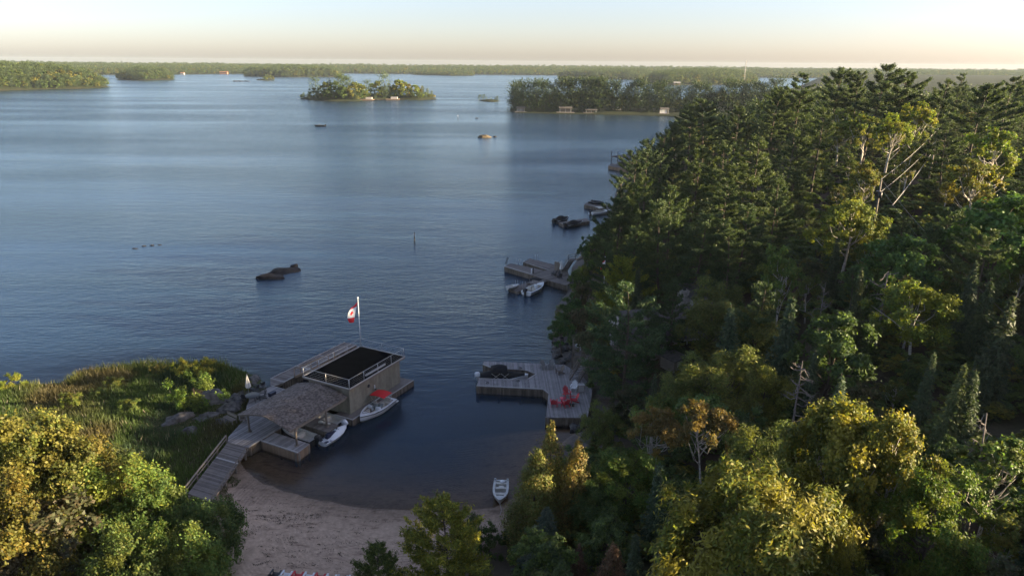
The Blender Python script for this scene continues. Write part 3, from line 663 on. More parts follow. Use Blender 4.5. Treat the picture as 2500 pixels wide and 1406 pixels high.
HERO = [
 # u, v, kind, h, rs, tint (part leaf colour, part sunlight or shade), parts, label
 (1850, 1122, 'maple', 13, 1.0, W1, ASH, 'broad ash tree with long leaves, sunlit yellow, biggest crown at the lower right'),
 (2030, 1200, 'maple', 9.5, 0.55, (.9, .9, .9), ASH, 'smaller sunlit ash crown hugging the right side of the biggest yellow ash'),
 (30, 985, 'maple', 13, 0.85, (.85, .9, .8), OAK, 'tallest golden oak at the left frame edge beside the dark meadow'),
 (120, 1035, 'maple', 11.5, 0.8, (.85, .86, .78), OAK, 'golden brown oak standing just right of the tallest one'),
 (195, 1068, 'maple', 11, 0.7, (.85, .8, .75), OAK, 'russet topped oak nearest the meadow grass'),
 (5, 1165, 'maple', 11, 0.8, (.95, .82, .68), OAK, 'orange leaved oak cut by the left frame edge'),
 (262, 1138, 'maple', 10, 0.95, (1.05, 1.1, .9), MAPLE1, 'round green maple with a bright yellow top, bottom left'),
 (375, 1180, 'maple', 9.5, 0.75, (.8, .9, .9), MAPLE2, 'green maple between the yellow topped one and the boardwalk'),  # maple tints from here dulled to stand for shade
 (490, 1212, 'maple', 8.5, 0.72, (.75, .85, .9), MAPLE2, 'dark green maple crowding the foot of the boardwalk'),
 (420, 1295, 'maple', 9, 0.72, (.85, .95, .9), MAPLE1, 'lighter green maple low at the sand edge'),
 (280, 1280, 'maple', 10, 0.75, (.85, .85, .8), MAPLE2, 'maple with tawny tinted leaves at the bottom edge'),
 (130, 1230, 'dark', 9, 1.0, (.9, .8, .8), None, 'dim brownish tree under the oaks at bottom left'),
 (1098, 1225, 'dense_pine', 8.5, .95, (1.4, 1.25, .85), YPINE, 'young pine with bright yellow tips at the beach edge'),  # tint raised in place of sunlight missing from this pine
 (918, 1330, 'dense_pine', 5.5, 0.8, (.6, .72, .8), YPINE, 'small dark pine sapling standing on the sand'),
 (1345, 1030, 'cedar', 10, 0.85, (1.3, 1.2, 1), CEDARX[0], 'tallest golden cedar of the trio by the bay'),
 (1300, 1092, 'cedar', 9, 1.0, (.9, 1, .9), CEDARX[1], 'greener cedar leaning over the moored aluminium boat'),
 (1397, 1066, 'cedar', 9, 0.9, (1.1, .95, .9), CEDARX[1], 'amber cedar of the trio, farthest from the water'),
 (1322, 1235, 'spruce', 6, 1.15, W1, BLUESPR, 'blue grey spruce below the cedar trio'),
 (1496, 1318, 'cedar', 6, 1.0, W1, BROWNC, 'slim cedar with rusty brown tip at the bottom edge'),
 (1416, 1338, 'cedar', 5, 0.85, (.6, .6, .7), BROWNC, 'little dull cedar beside the rusty tipped one'),
 (2112, 1088, 'cedar', 8, .95, (1, 1, .9), CEDARX[0], 'golden cedar between the big ash and the yellow poplars'),
 (2085, 978, 'birch', 11.5, 0.8, W1, POPLAR, 'yellow topped poplar with pale limbs, centre of the lower right woods'),
 (2190, 998, 'birch', 11, 0.62, (1.05, 1, .9), POPLAR, 'second yellow poplar, right of the one with pale limbs'),
 (1990, 1010, 'birch', 10.5, 0.62, (.8, .85, .9), POPLAR, 'half shaded poplar left of the yellow topped pair'),
 (2305, 1150, 'maple', 8, 0.8, (.9, 1, .9), MAPLE1, 'rounded tree with lit yellow tip at the lower right'),
 (2440, 1080, 'birch', 7.5, 1.0, (.75, .9, .9), None, 'grey green birch at the lower right frame edge'),
 (1612, 1003, 'birch', 8, 1.0, W1, BIRCHX, 'leaning birch with bare white limbs and orange top'),
 (1738, 988, 'birch', 8.5, 1.0, (.8, .85, .85), BIRCHX, 'thin birch with pale trunk right of the orange topped one'),
 (1530, 1106, 'maple', 6.5, 1.05, (.95, 1.1, .95), MAPLE1, 'fresh green ash tree right of the cedar trio'),
 (1462, 985, 'maple', 6, 0.7, (.95, 1.05, 1.1), WILLOW, 'silvery willow beside the red chair deck'),
 (1450, 1185, 'maple', 5.5, 1.0, (.7, .8, .85), MAPLE2, 'shaded green tree below the fresh green ash'),
 (1890, 1035, 'maple', 8, 0.95, (.85, .95, .95), WILLOW, 'feathery green tree behind the big yellow ash'),
 (1545, 690, 'dense_pine', 14, .95, W1, BIGPINE, 'huge dark pine in front of the cottage'),
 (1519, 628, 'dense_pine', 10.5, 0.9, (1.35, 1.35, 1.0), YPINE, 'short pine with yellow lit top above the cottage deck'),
 (1628, 500, 'pine', 14.5, 0.85, W1, FANPINE, 'tall pine with a bare grey trunk behind the cottage'),
 (1567, 435, 'pine', 15.5, 0.6, (1.1, 1.05, .9), FANPINE, 'narrow golden tipped pine by the shore'),
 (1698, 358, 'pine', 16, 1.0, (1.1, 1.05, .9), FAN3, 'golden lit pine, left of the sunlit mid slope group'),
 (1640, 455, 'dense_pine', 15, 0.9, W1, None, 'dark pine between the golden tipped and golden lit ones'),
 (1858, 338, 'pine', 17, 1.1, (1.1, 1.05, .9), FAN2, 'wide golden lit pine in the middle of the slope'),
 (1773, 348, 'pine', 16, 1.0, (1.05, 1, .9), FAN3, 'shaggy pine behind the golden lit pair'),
 (1780, 440, 'dense_pine', 12.5, 1.1, (.9, .9, .9), None, 'dense shaded pine under the golden lit pair'),
 (1895, 430, 'pine', 12.5, .9, W1, FAN3, 'pine with drooping lit shelves right of the golden lit group'),
 (2010, 268, 'pine', 17, 0.9, (1.1, 1.05, .9), FAN2, 'golden pine standing alone above the poplars'),
 (1730, 243, 'pine', 19, 1.1, W1, RIDGE[2], 'flat topped pine over the narrow inlet'),
 (1690, 255, 'pine', 18, .9, W1, RIDGE[1], 'flat topped pine nearest the inlet water'),
 (1800, 262, 'pine', 17, .9, (.9, .9, .9), RIDGE[1], 'dark pine right of the flat topped pair'),
 (1895, 215, 'pine', 19, .9, (1.1, 1.1, .9), RIDGE[1], 'pale lit pine at the left end of the ridge'),
 (1958, 183, 'pine', 21, 1.15, W1, RIDGE[0], 'stout pine, first of the tall ridge pines'),
 (2052, 168, 'pine', 22, 1.05, W1, RIDGE[1], 'tall ridge pine with rounded dark head'),
 (2100, 176, 'pine', 21, .85, (.9, .9, .9), RIDGE[1], 'slender ridge pine between two taller ones'),
 (2143, 160, 'pine', 23, 1.0, W1, RIDGE[2], 'tallest ridge pine, breaking the horizon'),
 (2205, 176, 'pine', 21, 1.0, (1.05, 1.05, 1), RIDGE[1], 'spreading ridge pine right of the tallest one'),
 (2290, 196, 'pine', 19, .9, W1, RIDGE[0], 'thin ridge pine above the utility pole'),
 (2345, 182, 'pine', 18, .8, W1, RIDGE[0], 'small headed pine on the ridge at the right'),
 (2398, 206, 'pine', 18.5, 1.1, W1, RIDGE[2], 'big dark layered pine right of the utility pole'),
 (2470, 190, 'pine', 18, .9, W1, RIDGE[2], 'ridge pine near the right frame edge'),
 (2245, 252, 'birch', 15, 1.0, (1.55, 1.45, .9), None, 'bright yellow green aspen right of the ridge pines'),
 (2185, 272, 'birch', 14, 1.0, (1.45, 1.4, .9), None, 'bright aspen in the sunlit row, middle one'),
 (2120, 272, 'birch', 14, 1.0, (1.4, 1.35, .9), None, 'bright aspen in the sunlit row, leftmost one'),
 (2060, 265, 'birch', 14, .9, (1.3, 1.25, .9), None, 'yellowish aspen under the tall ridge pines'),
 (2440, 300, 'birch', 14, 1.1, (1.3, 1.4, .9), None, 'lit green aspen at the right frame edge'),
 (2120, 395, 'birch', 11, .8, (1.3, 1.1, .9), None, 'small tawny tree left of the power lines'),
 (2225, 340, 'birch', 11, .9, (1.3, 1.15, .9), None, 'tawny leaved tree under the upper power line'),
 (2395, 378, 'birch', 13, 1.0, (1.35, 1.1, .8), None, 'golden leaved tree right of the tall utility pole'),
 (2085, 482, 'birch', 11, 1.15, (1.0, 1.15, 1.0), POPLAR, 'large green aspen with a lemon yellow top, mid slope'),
 (2205, 560, 'maple', 11, 1.0, (.9, 1.1, 1.1), None, 'dark round tree right of the lemon topped aspen'),
 (1921, 598, 'birch', 11.5, 0.7, (.9, 1.05, 1), None, 'slim aspen with white trunk in the shaded slope'),
 (2255, 690, 'birch', 9, 1.2, (.85, 1.05, 1), POPLAR, 'broad shaded birch with white forked limbs on the right slope'),
 (2455, 455, 'maple', 13, 1.2, (1.0, 1.25, 1.0), None, 'big green tree at the right frame edge below the pole'),
 (1745, 680, 'maple', 9.5, 1.0, (.8, .85, .9), WILLOW, 'feathery tree right of the cottage chimney'),
 (1860, 735, 'maple', 8.5, 1.0, (.85, .85, .8), WILLOW, 'feathery olive tree on the slope behind the cottage'),
 (1790, 840, 'maple', 9.5, 1.0, (1, 1, .9), WILLOW, 'olive green willow right of the shed'),
 (1700, 870, 'maple', 8.5, .9, (.9, 1, 1), WILLOW, 'soft green willow below the shed'),
 (1880, 890, 'maple', 6.5, 1.0, (1.1, 1.1, .8), WILLOW, 'yellow flecked willow in the middle of the lower woods'),
 (1600, 910, 'spruce', 7, .8, W1, None, 'small pointed spruce below the cottage stairs'),
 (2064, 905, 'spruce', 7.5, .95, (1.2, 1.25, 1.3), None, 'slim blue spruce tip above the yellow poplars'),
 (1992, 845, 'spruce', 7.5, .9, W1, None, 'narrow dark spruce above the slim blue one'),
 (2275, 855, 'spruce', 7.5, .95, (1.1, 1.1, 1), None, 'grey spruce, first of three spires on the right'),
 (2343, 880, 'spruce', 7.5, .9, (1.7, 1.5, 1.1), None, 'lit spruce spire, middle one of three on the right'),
 (2388, 893, 'spruce', 7.0, .95, (1.1, 1.1, 1), None, 'dim spruce spire, last of three on the right'),
 (2105, 650, 'spruce', 10, .75, (1.2, 1, .8), None, 'olive spruce spire in the middle of the right slope'),
 (1962, 880, 'dead', 8, 1.0, W1, LIB['dead'][1], 'grey dead conifer with drooping bare twigs'),
 (2166, 662, 'dead', 9, 1.2, W1, LIB['dead'][2], 'brown dead tree with level bare branches on the right slope'),
 (2018, 690, 'dead', 9, .7, W1, LIB['dead'][0], 'broken bleached snag left of the dead tree'),
 (2425, 1025, 'dead', 9, .8, W1, LIB['dead'][0], 'bare twiggy snag near the lower right edge'),
 (1655, 352, 'dead', 10, .6, W1, LIB['dead'][0], 'cluster of bleached bare stems by the far shore'),
 (1935, 345, 'dead', 12, .7, W1, LIB['dead'][0], 'tall bare birch stem between the golden pines'),
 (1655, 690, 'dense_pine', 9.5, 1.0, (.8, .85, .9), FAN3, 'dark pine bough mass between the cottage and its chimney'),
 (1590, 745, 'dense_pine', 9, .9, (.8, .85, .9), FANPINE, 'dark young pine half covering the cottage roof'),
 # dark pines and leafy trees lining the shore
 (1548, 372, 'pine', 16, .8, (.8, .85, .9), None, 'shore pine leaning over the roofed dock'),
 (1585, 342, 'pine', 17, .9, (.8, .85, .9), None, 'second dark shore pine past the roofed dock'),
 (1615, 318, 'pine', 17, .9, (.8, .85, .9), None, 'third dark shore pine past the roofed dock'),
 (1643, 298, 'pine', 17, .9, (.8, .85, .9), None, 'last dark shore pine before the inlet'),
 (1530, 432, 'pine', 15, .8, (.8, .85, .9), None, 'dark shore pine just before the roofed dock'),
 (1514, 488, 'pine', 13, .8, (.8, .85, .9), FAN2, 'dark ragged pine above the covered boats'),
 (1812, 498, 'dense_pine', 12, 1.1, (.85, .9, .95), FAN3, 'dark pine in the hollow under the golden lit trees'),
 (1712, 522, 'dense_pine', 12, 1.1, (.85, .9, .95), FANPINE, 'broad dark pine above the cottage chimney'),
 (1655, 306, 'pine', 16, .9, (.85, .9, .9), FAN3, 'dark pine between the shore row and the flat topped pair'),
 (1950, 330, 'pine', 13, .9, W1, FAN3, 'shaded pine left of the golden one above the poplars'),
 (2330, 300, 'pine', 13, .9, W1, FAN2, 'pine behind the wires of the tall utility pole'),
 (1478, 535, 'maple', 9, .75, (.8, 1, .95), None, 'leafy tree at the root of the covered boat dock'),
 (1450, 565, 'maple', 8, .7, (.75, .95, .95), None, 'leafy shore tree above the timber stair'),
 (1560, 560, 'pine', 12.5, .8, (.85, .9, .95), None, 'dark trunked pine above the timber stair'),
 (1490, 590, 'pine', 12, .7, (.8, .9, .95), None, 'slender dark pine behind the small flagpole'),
 (1395, 712, 'maple', 5.5, .9, (.75, .95, .95), None, 'green shrub like tree hanging over the water below the far docks'),
 (1372, 770, 'maple', 5.5, .9, (.75, 1, 1), None, 'leafy tree at the water edge left of the cottage'),
 (1425, 745, 'dark', 6, .95, (1, .9, .9), None, 'brownish leafy tree on the bank left of the cottage'),
 (1440, 800, 'dark', 6, .9, (.95, 1, 1), None, 'dim leafy tree above the lookout deck'),
 (1412, 655, 'maple', 4.5, .9, (1.1, 1.15, .9), None, 'yellow green bush tree beside the furled umbrella'),
 (1425, 690, 'dark', 5, .95, (1, .95, .9), None, 'brown green thicket tree below the small flagpole'),
]
SUNV = np.array(_S); LIT = []      # trees meant to be sunlit; woods in the sun's way are lowered
for (u, v, kind, h, rs, tint, parts, label) in HERO:
    x, y, t = solve(u, v, h)
    if any(w_ in label for w_ in ('sunlit', 'golden', 'yellow', 'orange leaved', 'russet', 'amber', 'rusty', 'bright', 'lit ')): LIT.append((x, y, hz(x, y) + h * (.6 if u > 600 else .85)))
    if DBG: r_ = (parts or LIB[kind][0])[2] * h / (parts or LIB[kind][0])[1] * rs; q_ = PROJ((x, y, hz(x, y))); print('HERO', u, v, kind, h, 'xy %.0f %.0f g %.1f' % (x, y, hz(x, y)), 'halfwidth px %.0f base v %.0f' % (r_ * FPX / q_[2], q_[1]), label[:40])
    plant(kind, x, y, h, label, rs=rs, tint=tint, parts=parts)
for kind_, x, y, h, lab in [('spruce', 24, 58.5, 11.5, 'tall dark spruce rising between the willows right of the shed'), ('spruce', 20.5, 61, 11, 'dark spruce just below the shed'), ('maple', 27, 55.5, 10, 'rounded shaded tree behind the tall dark spruce'), ('dense_pine', 24, 64, 10.5, 'shaded pine above the tall dark spruce')]:  # trees added to keep the sun off the boat shelter roof
    plant(kind_, x, y, h, lab, tint=(.9, .95, .95))
# shrubs on the meadow
for (u, v, h, tint, label) in [(470, 912, 4.0, (.9, 1.15, .9), 'pale green willow bush growing against the granite outcrop'),
                               (500, 876, 2.4, (1.7, 1.5, .9), 'yellow green bush at the tip of the meadow'),
                               (440, 880, 2.2, (1.6, 1.45, .9), 'yellow green bush left of the meadow tip'),
                               (380, 885, 1.8, (1.2, 1.0, .9), 'tan seeded bush on the meadow shore'),
                               (175, 955, 2.0, (1.2, 1.2, .9), 'olive bush among the dark reeds'),
                               (20, 912, 2.0, (1.5, 1.5, .9), 'bright reed bush at the left frame edge by the water'),
                               (590, 925, 1.5, (1.0, .9, .8), 'low brown bush beside the closed parasol'),
                               (1150, 1265, 2.6, (.6, .8, .8), 'dark leafy bush between beach and aluminium boat'),
                               (1195, 1300, 2.0, (.55, .7, .75), 'dim bush under the aluminium boat')]:
    x, y, t = solve(u, v, h); plant('bush', x, y, h, label, tint=tint)

for i in range(16):
    x, y = rng.uniform(-56, -31), rng.uniform(50, 76)
    if sdf(MAIN, np.array([x]), np.array([y]))[0] < 2: continue
    br = rng.uniform(.8, 1.3); plant('bush', x, y, rng.uniform(.9, 1.7), 'low leafy shrub scattered in the tall grass of the meadow', 'low shrubs in the meadow', rs=1.3, tint=(br * rng.uniform(.8, 1.1), br, br * .9))

# ------------------------------------------------------------------ woods filling the slope, tree by tree
def poly_in(poly, U, V):
    ins = np.zeros(U.shape, bool); P = np.asarray(poly, float); Q = np.roll(P, -1, 0)
    for (x0, y0), (x1, y1) in zip(P, Q):
        c = (y0 > V) != (y1 > V)
        ins ^= c & (U < (x1 - x0) * (V - y0) / ((y1 - y0) if y1 != y0 else 1e-9) + x0)
    return ins
CLEAR = [  # sight lines that stay open: water, docks, cottage, poles, beach
    [(1245, 1240), (1300, 1150), (1375, 1062), (1440, 1050), (1445, 1000), (1400, 880), (1350, 850), (1345, 720), (1392, 700), (1392, 640), (1425, 590), (1450, 555),
     (1480, 520), (1505, 440), (1545, 372), (1600, 335), (1640, 300), (1640, 290), (1240, 290), (0, 400), (0, 900), (600, 900), (600, 1240), (545, 1240), (575, 1330), (560, 1420), (1100, 1420), (1180, 1300)],
    [(1395, 825), (1450, 825), (1450, 900), (1395, 900)], [(1655, 655), (1695, 655), (1695, 695), (1655, 695)],
    [(1535, 700), (1560, 700), (1560, 740), (1535, 740)], [(1545, 835), (1665, 835), (1665, 915), (1545, 915)], [(1680, 740), (1725, 740), (1725, 785), (1680, 785)],
    [(2135, 432), (2175, 432), (2185, 490), (2270, 480), (2240, 410), (2310, 312), (2290, 430), (2250, 480), (2135, 490)],
    [(1460, 620), (1490, 620), (1490, 710), (1460, 710)], [(1900, 560), (1960, 560), (1960, 640), (1900, 640)], [(1600, 780), (1665, 780), (1665, 830), (1600, 830)],
]
OUTX = [1400, 1500, 1545, 1600, 1640, 1680, 1720, 1800, 1870, 1900, 1950, 2050, 2140, 2200, 2250, 2300, 2350, 2400, 2500, 3400]
OUTY = [640, 480, 395, 355, 325, 290, 280, 290, 250, 240, 228, 218, 218, 226, 232, 228, 222, 230, 218, 205]
ZONE = [('maple', .24), ('dark', .22), ('spruce', .32), ('birch', .16), ('dense_pine', .06)], [('maple', .16), ('dark', .12), ('spruce', .28), ('birch', .16), ('pine', .20), ('dense_pine', .08)], \
       [('pine', .42), ('dense_pine', .08), ('birch', .20), ('maple', .06), ('spruce', .24)]
HR = {'maple': (5, 8.5), 'dark': (4.5, 7), 'spruce': (6, 11), 'birch': (6, 10), 'dense_pine': (7, 11), 'pine': (9, 14)}
LBL = {'maple': 'green leafy tree', 'dark': 'dim brownish leafy tree', 'spruce': 'pointed spruce', 'birch': 'light leaved birch', 'dense_pine': 'dense dark pine', 'pine': 'layered white pine'}
def zone_word(y, x):
    return ('in the shaded woods of the lower right' if y < 62 else 'on the shaded slope around the cottage' if y < 100 else 'on the middle slope below the power poles' if y < 150 else 'in the sunlit woods below the ridge')
HPOS = [(e_.location.x, e_.location.y, e_['label']) for e_ in COL.objects if 'label' in e_ and e_.get('category') == 'tree']
USEDL = set()
def near_label(base, x, y, zw):
    """names a tree by the singled-out tree it stands beside"""
    for hx_, hy_, lb in sorted(HPOS, key=lambda q: (q[0] - x) ** 2 + (q[1] - y) ** 2)[:4]:
        for cut in (' with ', ',', ' that '): lb = lb.split(cut)[0]
        dx, dy = x - hx_, y - hy_; rel = ('just behind' if dy > 0 else 'just in front of') if abs(dy) > abs(dx) else ('just right of' if dx > 0 else 'just left of')
        for pre in ('', 'another '):
            L_ = pre + base + ' ' + rel + ' the ' + lb
            if L_ not in USEDL and len(L_.split()) <= 16: USEDL.add(L_); return L_
    return base + ' ' + zw
cand = []
yy = 4.0
while yy < 300:
    sp = 3.7 + yy * 0.014; xx = 2.0
    while xx < 0.80 * yy + 40:
        cand.append((xx + rng.uniform(-.42, .42) * sp, yy + rng.uniform(-.42, .42) * sp, sp)); xx += sp
    yy += sp * 0.92
for x in np.arange(-62, -22, 4.6):
    for y in np.arange(16, 44, 4.6): cand.append((x + rng.uniform(-1.8, 1.8), y + rng.uniform(-1.8, 1.8), 4.6))
cand = np.array(cand); cd = sdf(MAIN, cand[:, 0], cand[:, 1]); ch = height(cand[:, 0], cand[:, 1])
sand_d = sdf(SAND, cand[:, 0], cand[:, 1])
nplant = 0; CNT = {}; FAR_PTS = []; DROPPED = []
ang16 = np.linspace(0, 6.283, 9)[:-1]
for (x, y, sp), d, g, sdn in zip(cand, cd, ch, sand_d):
    if d < 1.5 or sdn > -2.0: continue
    z_ = ZONE[0 if y < 62 else 1 if y < 130 else 2]
    k = rng.choice([a for a, _ in z_], p=[b for _, b in z_]); lo, hi = HR[k]; h = rng.uniform(lo, hi)
    if x < 0: k = rng.choice(['maple', 'dark']); h = rng.uniform(6, 9)
    if x > 0 and 68 < y < 215:
        if y > 92 and rng.random() < .36: DROPPED.append((x, y)); continue
        h *= .68 if y > 92 else .9
    if d < 8: h *= 0.75
    r = LIB[k][0][2] * h / LIB[k][0][1]
    near = [1 for (tx, ty, tr) in TREES if (tx - x) ** 2 + (ty - y) ** 2 < (0.5 * (tr + r)) ** 2]
    if near: DROPPED.append((x, y)); continue
    for lx, ly, lz in LIT:
        t_ = (x - lx) * SUNV[0] + (y - ly) * SUNV[1]; t_ /= (SUNV[0] ** 2 + SUNV[1] ** 2)
        if t_ > 3 and abs(-(x - lx) * SUNV[1] + (y - ly) * SUNV[0]) < r * .7 + 1.0 and g + h > lz + t_ * SUNV[2]: h = max(lz + t_ * SUNV[2] - g, 0.0)
    if h < 3.0: DROPPED.append((x, y)); continue
    U, V, Wd = PROJ((x, y, g + h)); Ub, Vb, _ = PROJ((x, y, g))
    pr = r * FPX / Wd
    off = U < -80 - pr or U > 2580 + pr or V > 1470 or Wd < 8 or y < 16
    if off and (x < 8 or y < 4): continue
    for tries in range(0 if off else 4):
        if V < np.interp(U, OUTX, OUTY): h *= 0.82; r *= 0.9; U, V, Wd = PROJ((x, y, g + h)); pr = r * FPX / Wd
    if not off and V < np.interp(U, OUTX, OUTY): continue
    if not off and 0 < U < 2500:
        su = np.concatenate([[U], U + 0.8 * pr * np.cos(ang16), [U, Ub]]); sv = np.concatenate([[V], (V * .65 + Vb * .35) + 0.35 * abs(Vb - V) * np.sin(ang16), [(V + Vb) / 2, Vb]])
        if any(poly_in(c, su, sv).any() for c in CLEAR): DROPPED.append((x, y)); continue
    if y > 205 or off:
        FAR_PTS.append((x, y, g, h, k)); continue
    if CNT.get(k, 0) >= 150: FAR_PTS.append((x, y, g, h, k)); continue
    CNT[k] = CNT.get(k, 0) + 1
    br = rng.uniform(0.75, 1.2); tint = (br * rng.uniform(.9, 1.15), br, br * rng.uniform(.85, 1.1))
    zw = zone_word(y, x) if x > 0 else 'in the thicket at the bottom left'
    plant(k, x, y, h, near_label(LBL[k], x, y, zw), (LBL[k] + 's').replace('birchs', 'birches').replace('spruces', 'spruces') + ' ' + zw, tint=tint); nplant += 1
print('planted', nplant, CNT, 'far', len(FAR_PTS))

# ------------------------------------------------------------------ far woods: one mass each, instanced on points
def lod(fn, *a, **k):
    p = fn(*a, **k); return p[1]
tcol = bpy.data.collections.new('far_tree_forms')
def form(me, i):
    o = bpy.data.objects.new('far_form_%02d' % i, me); tcol.objects.link(o); return o
forms = [lod(make_deciduous, 400, 1, .36, 900, .05, .034, GREEN, OLIVE, .35, None, 22, .02), lod(make_deciduous, 401, 1, .32, 900, .05, .034, OLIVE, YELLOW, .25, None, 20, .02),
         lod(make_deciduous, 402, 1, .38, 900, .05, .034, DARK, GREEN, .35, None, 22, .0), lod(make_pine, 403, 1, .25, 1300, L=.034, W=.012, gap=.2, bare=.15),
         lod(make_pine, 404, 1, .22, 1300, L=.034, W=.012, gap=.3, bare=.25), lod(make_spruce, 405, 1, .17, 800, L=.04, W=.016), lod(make_pine, 406, 1, .26, 1300, L=.034, W=.012, gap=.1, bare=.05)]
for i, me in enumerate(forms): form(me, i)
FIDX = {'maple': (0, 2), 'dark': (2,), 'birch': (0, 1), 'pine': (3, 4), 'dense_pine': (6,), 'spruce': (5,)}
def gn_tree():
    ng = bpy.data.node_groups.new('far_woods', 'GeometryNodeTree')
    ng.interface.new_socket('Geometry', in_out='INPUT', socket_type='NodeSocketGeometry'); ng.interface.new_socket('Geometry', in_out='OUTPUT', socket_type='NodeSocketGeometry')
    gi = ng.nodes.new('NodeGroupInput'); go = ng.nodes.new('NodeGroupOutput')
    ip = ng.nodes.new('GeometryNodeInstanceOnPoints'); ci = ng.nodes.new('GeometryNodeCollectionInfo')
    ci.inputs['Collection'].default_value = tcol; ci.inputs['Separate Children'].default_value = True; ci.inputs['Reset Children'].default_value = True
    ip.inputs['Pick Instance'].default_value = True
    def na(nm, typ):
        n = ng.nodes.new('GeometryNodeInputNamedAttribute'); n.data_type = typ; n.inputs['Name'].default_value = nm; return n.outputs[0]
    L = ng.links
    L.new(gi.outputs[0], ip.inputs['Points']); L.new(ci.outputs[0], ip.inputs['Instance'])
    L.new(na('idx', 'INT'), ip.inputs['Instance Index']); L.new(na('scl', 'FLOAT_VECTOR'), ip.inputs['Scale'])
    cx = ng.nodes.new('ShaderNodeCombineXYZ'); L.new(na('rot', 'FLOAT'), cx.inputs[2]); L.new(cx.outputs[0], ip.inputs['Rotation'])
    L.new(ip.outputs[0], go.inputs[0])
    return ng
GN = gn_tree()
def woods(name, P, Hs, idx, wide=1.0):
    me = bpy.data.meshes.new(name); n = len(P)
    me.vertices.add(n); me.vertices.foreach_set('co', np.asarray(P, np.float32).ravel())
    a = me.attributes.new('idx', 'INT', 'POINT'); a.data.foreach_set('value', np.asarray(idx, np.int32))
    a = me.attributes.new('rot', 'FLOAT', 'POINT'); a.data.foreach_set('value', (rng.random(n) * 6.28).astype(np.float32))
    s = np.stack([Hs * wide, Hs * wide, Hs], 1) * np.stack([rng.uniform(.85, 1.2, n)] * 2 + [np.ones(n)], 1)
    a = me.attributes.new('scl', 'FLOAT_VECTOR', 'POINT'); a.data.foreach_set('vector', s.astype(np.float32).ravel())
    o = link_mesh(name, me); md = o.modifiers.new('woods', 'NODES'); md.node_group = GN
    return tag(o, kind='stuff')
fp = np.array([(x, y, g - .2) for x, y, g, h, k in FAR_PTS]); fh = np.array([h for *_, h, k in FAR_PTS]) ; fi = [int(rng.choice(FIDX[k])) for *_, k in FAR_PTS]
woods('ridge_woods', fp, fh, fi, 1.15)
# woods beyond: the land running right to the horizon and behind the ridge
def scatter(poly, x0, x1, y0, y1, sp, inset=1.0, growth=0.0):
    P = []; y = y0
    while y < y1:
        s = sp + growth * (y - y0); xs = np.arange(x0, x1, s)
        P.append(np.stack([xs + rng.uniform(-.5, .5, len(xs)) * s, np.full(len(xs), y) + rng.uniform(-.5, .5, len(xs)) * s], 1)); y += s * 0.9
    P = np.concatenate(P); d = sdf(poly, P[:, 0], P[:, 1]); k = d > inset
    fr = np.abs(P[:, 0]) < 0.84 * P[:, 1] + 80
    return P[k & fr], d[k & fr]
P, d = scatter(MAIN, 60, 1700, 300, 1900, 7.0, 3, 0.010)
U = PROJ(np.stack([P[:, 0], P[:, 1], np.zeros(len(P))], 1))
pen = (P[:, 1] > 430) & (P[:, 0] < 230)
P = P[~pen]; hh = rng.uniform(11, 19, len(P)); gz = height(P[:, 0], P[:, 1])
u, v, wd = PROJ(np.stack([P[:, 0], P[:, 1], gz + hh], 1)); lim = np.interp(u, OUTX, OUTY) + 2
ok = v > lim
woods('distant_east_woods', np.column_stack([P, gz - .3])[ok], hh[ok], rng.choice([0, 1, 2, 3, 4, 5, 6], ok.sum(), p=[.14, .1, .14, .2, .16, .14, .12]), 1.15)
FARW = [('far', -2600, 2800, 1700, 3300, 10.0, 0.012, (8, 15)), ('west', -1100, -480, 820, 1500, 7.5, .006, (11, 19)), ('isl4', -760, -600, 1250, 1600, 7, 0, (11, 18)), ('isl5', -700, -380, 1650, 2200, 9, 0, (12, 18)),
        ('isl6', -470, -400, 1300, 1500, 7, 0, (8, 13)), ('isl7', -400, -80, 2000, 2600, 10, 0, (7, 12)), ('isl8', 90, 420, 1700, 2100, 8, 0, (11, 17)), ('isl9', 200, 560, 1200, 1700, 7.5, 0, (11, 17))]
NAMES = {'far': 'far_shore_woods', 'west': 'west_headland_woods', 'isl4': 'low_island_woods', 'isl5': 'long_island_woods', 'isl6': 'small_island_woods', 'isl7': 'flat_island_woods', 'isl8': 'dim_island_woods', 'isl9': 'east_island_woods'}
for k, x0, x1, y0, y1, sp, gr, (h0, h1) in FARW:
    P, d = scatter(ISL[k][0], x0, x1, y0, y1, sp, 0.4, gr); gz = height(P[:, 0], P[:, 1])
    hh = rng.uniform(h0, h1, len(P)) * (0.65 + 0.35 * sst(0, 25, d))
    woods(NAMES[k], np.column_stack([P, gz - .3]), hh, rng.choice([0, 1, 2, 3, 4, 5, 6], len(P), p=[.18, .18, .14, .15, .1, .15, .1]), 1.25)
    print(k, len(P))
# undergrowth on the slope
P = np.array([(x, y) for x, y in DROPPED] + [(c[0] + rng.uniform(-2, 2), c[1] + rng.uniform(-2, 2)) for c in cand for _ in range(4)])
P = P + rng.normal(size=P.shape) * 0.6; d = sdf(MAIN, P[:, 0], P[:, 1]); sdn = sdf(SAND, P[:, 0], P[:, 1])
k = (d > 1.0) & (sdn < -1.2) & (P[:, 1] < 200); P = P[k]; gz = height(P[:, 0], P[:, 1]); hh = rng.uniform(.8, 2.6, len(P))
u, v, wd = PROJ(np.stack([P[:, 0], P[:, 1], gz + hh], 1)); k = ~np.any([poly_in(c, u, v) for c in CLEAR[1:6]], 0)
woods('undergrowth', np.column_stack([P, gz - .2])[k], hh[k], rng.choice([0, 1, 2], k.sum(), p=[.35, .15, .5]), 2.0)

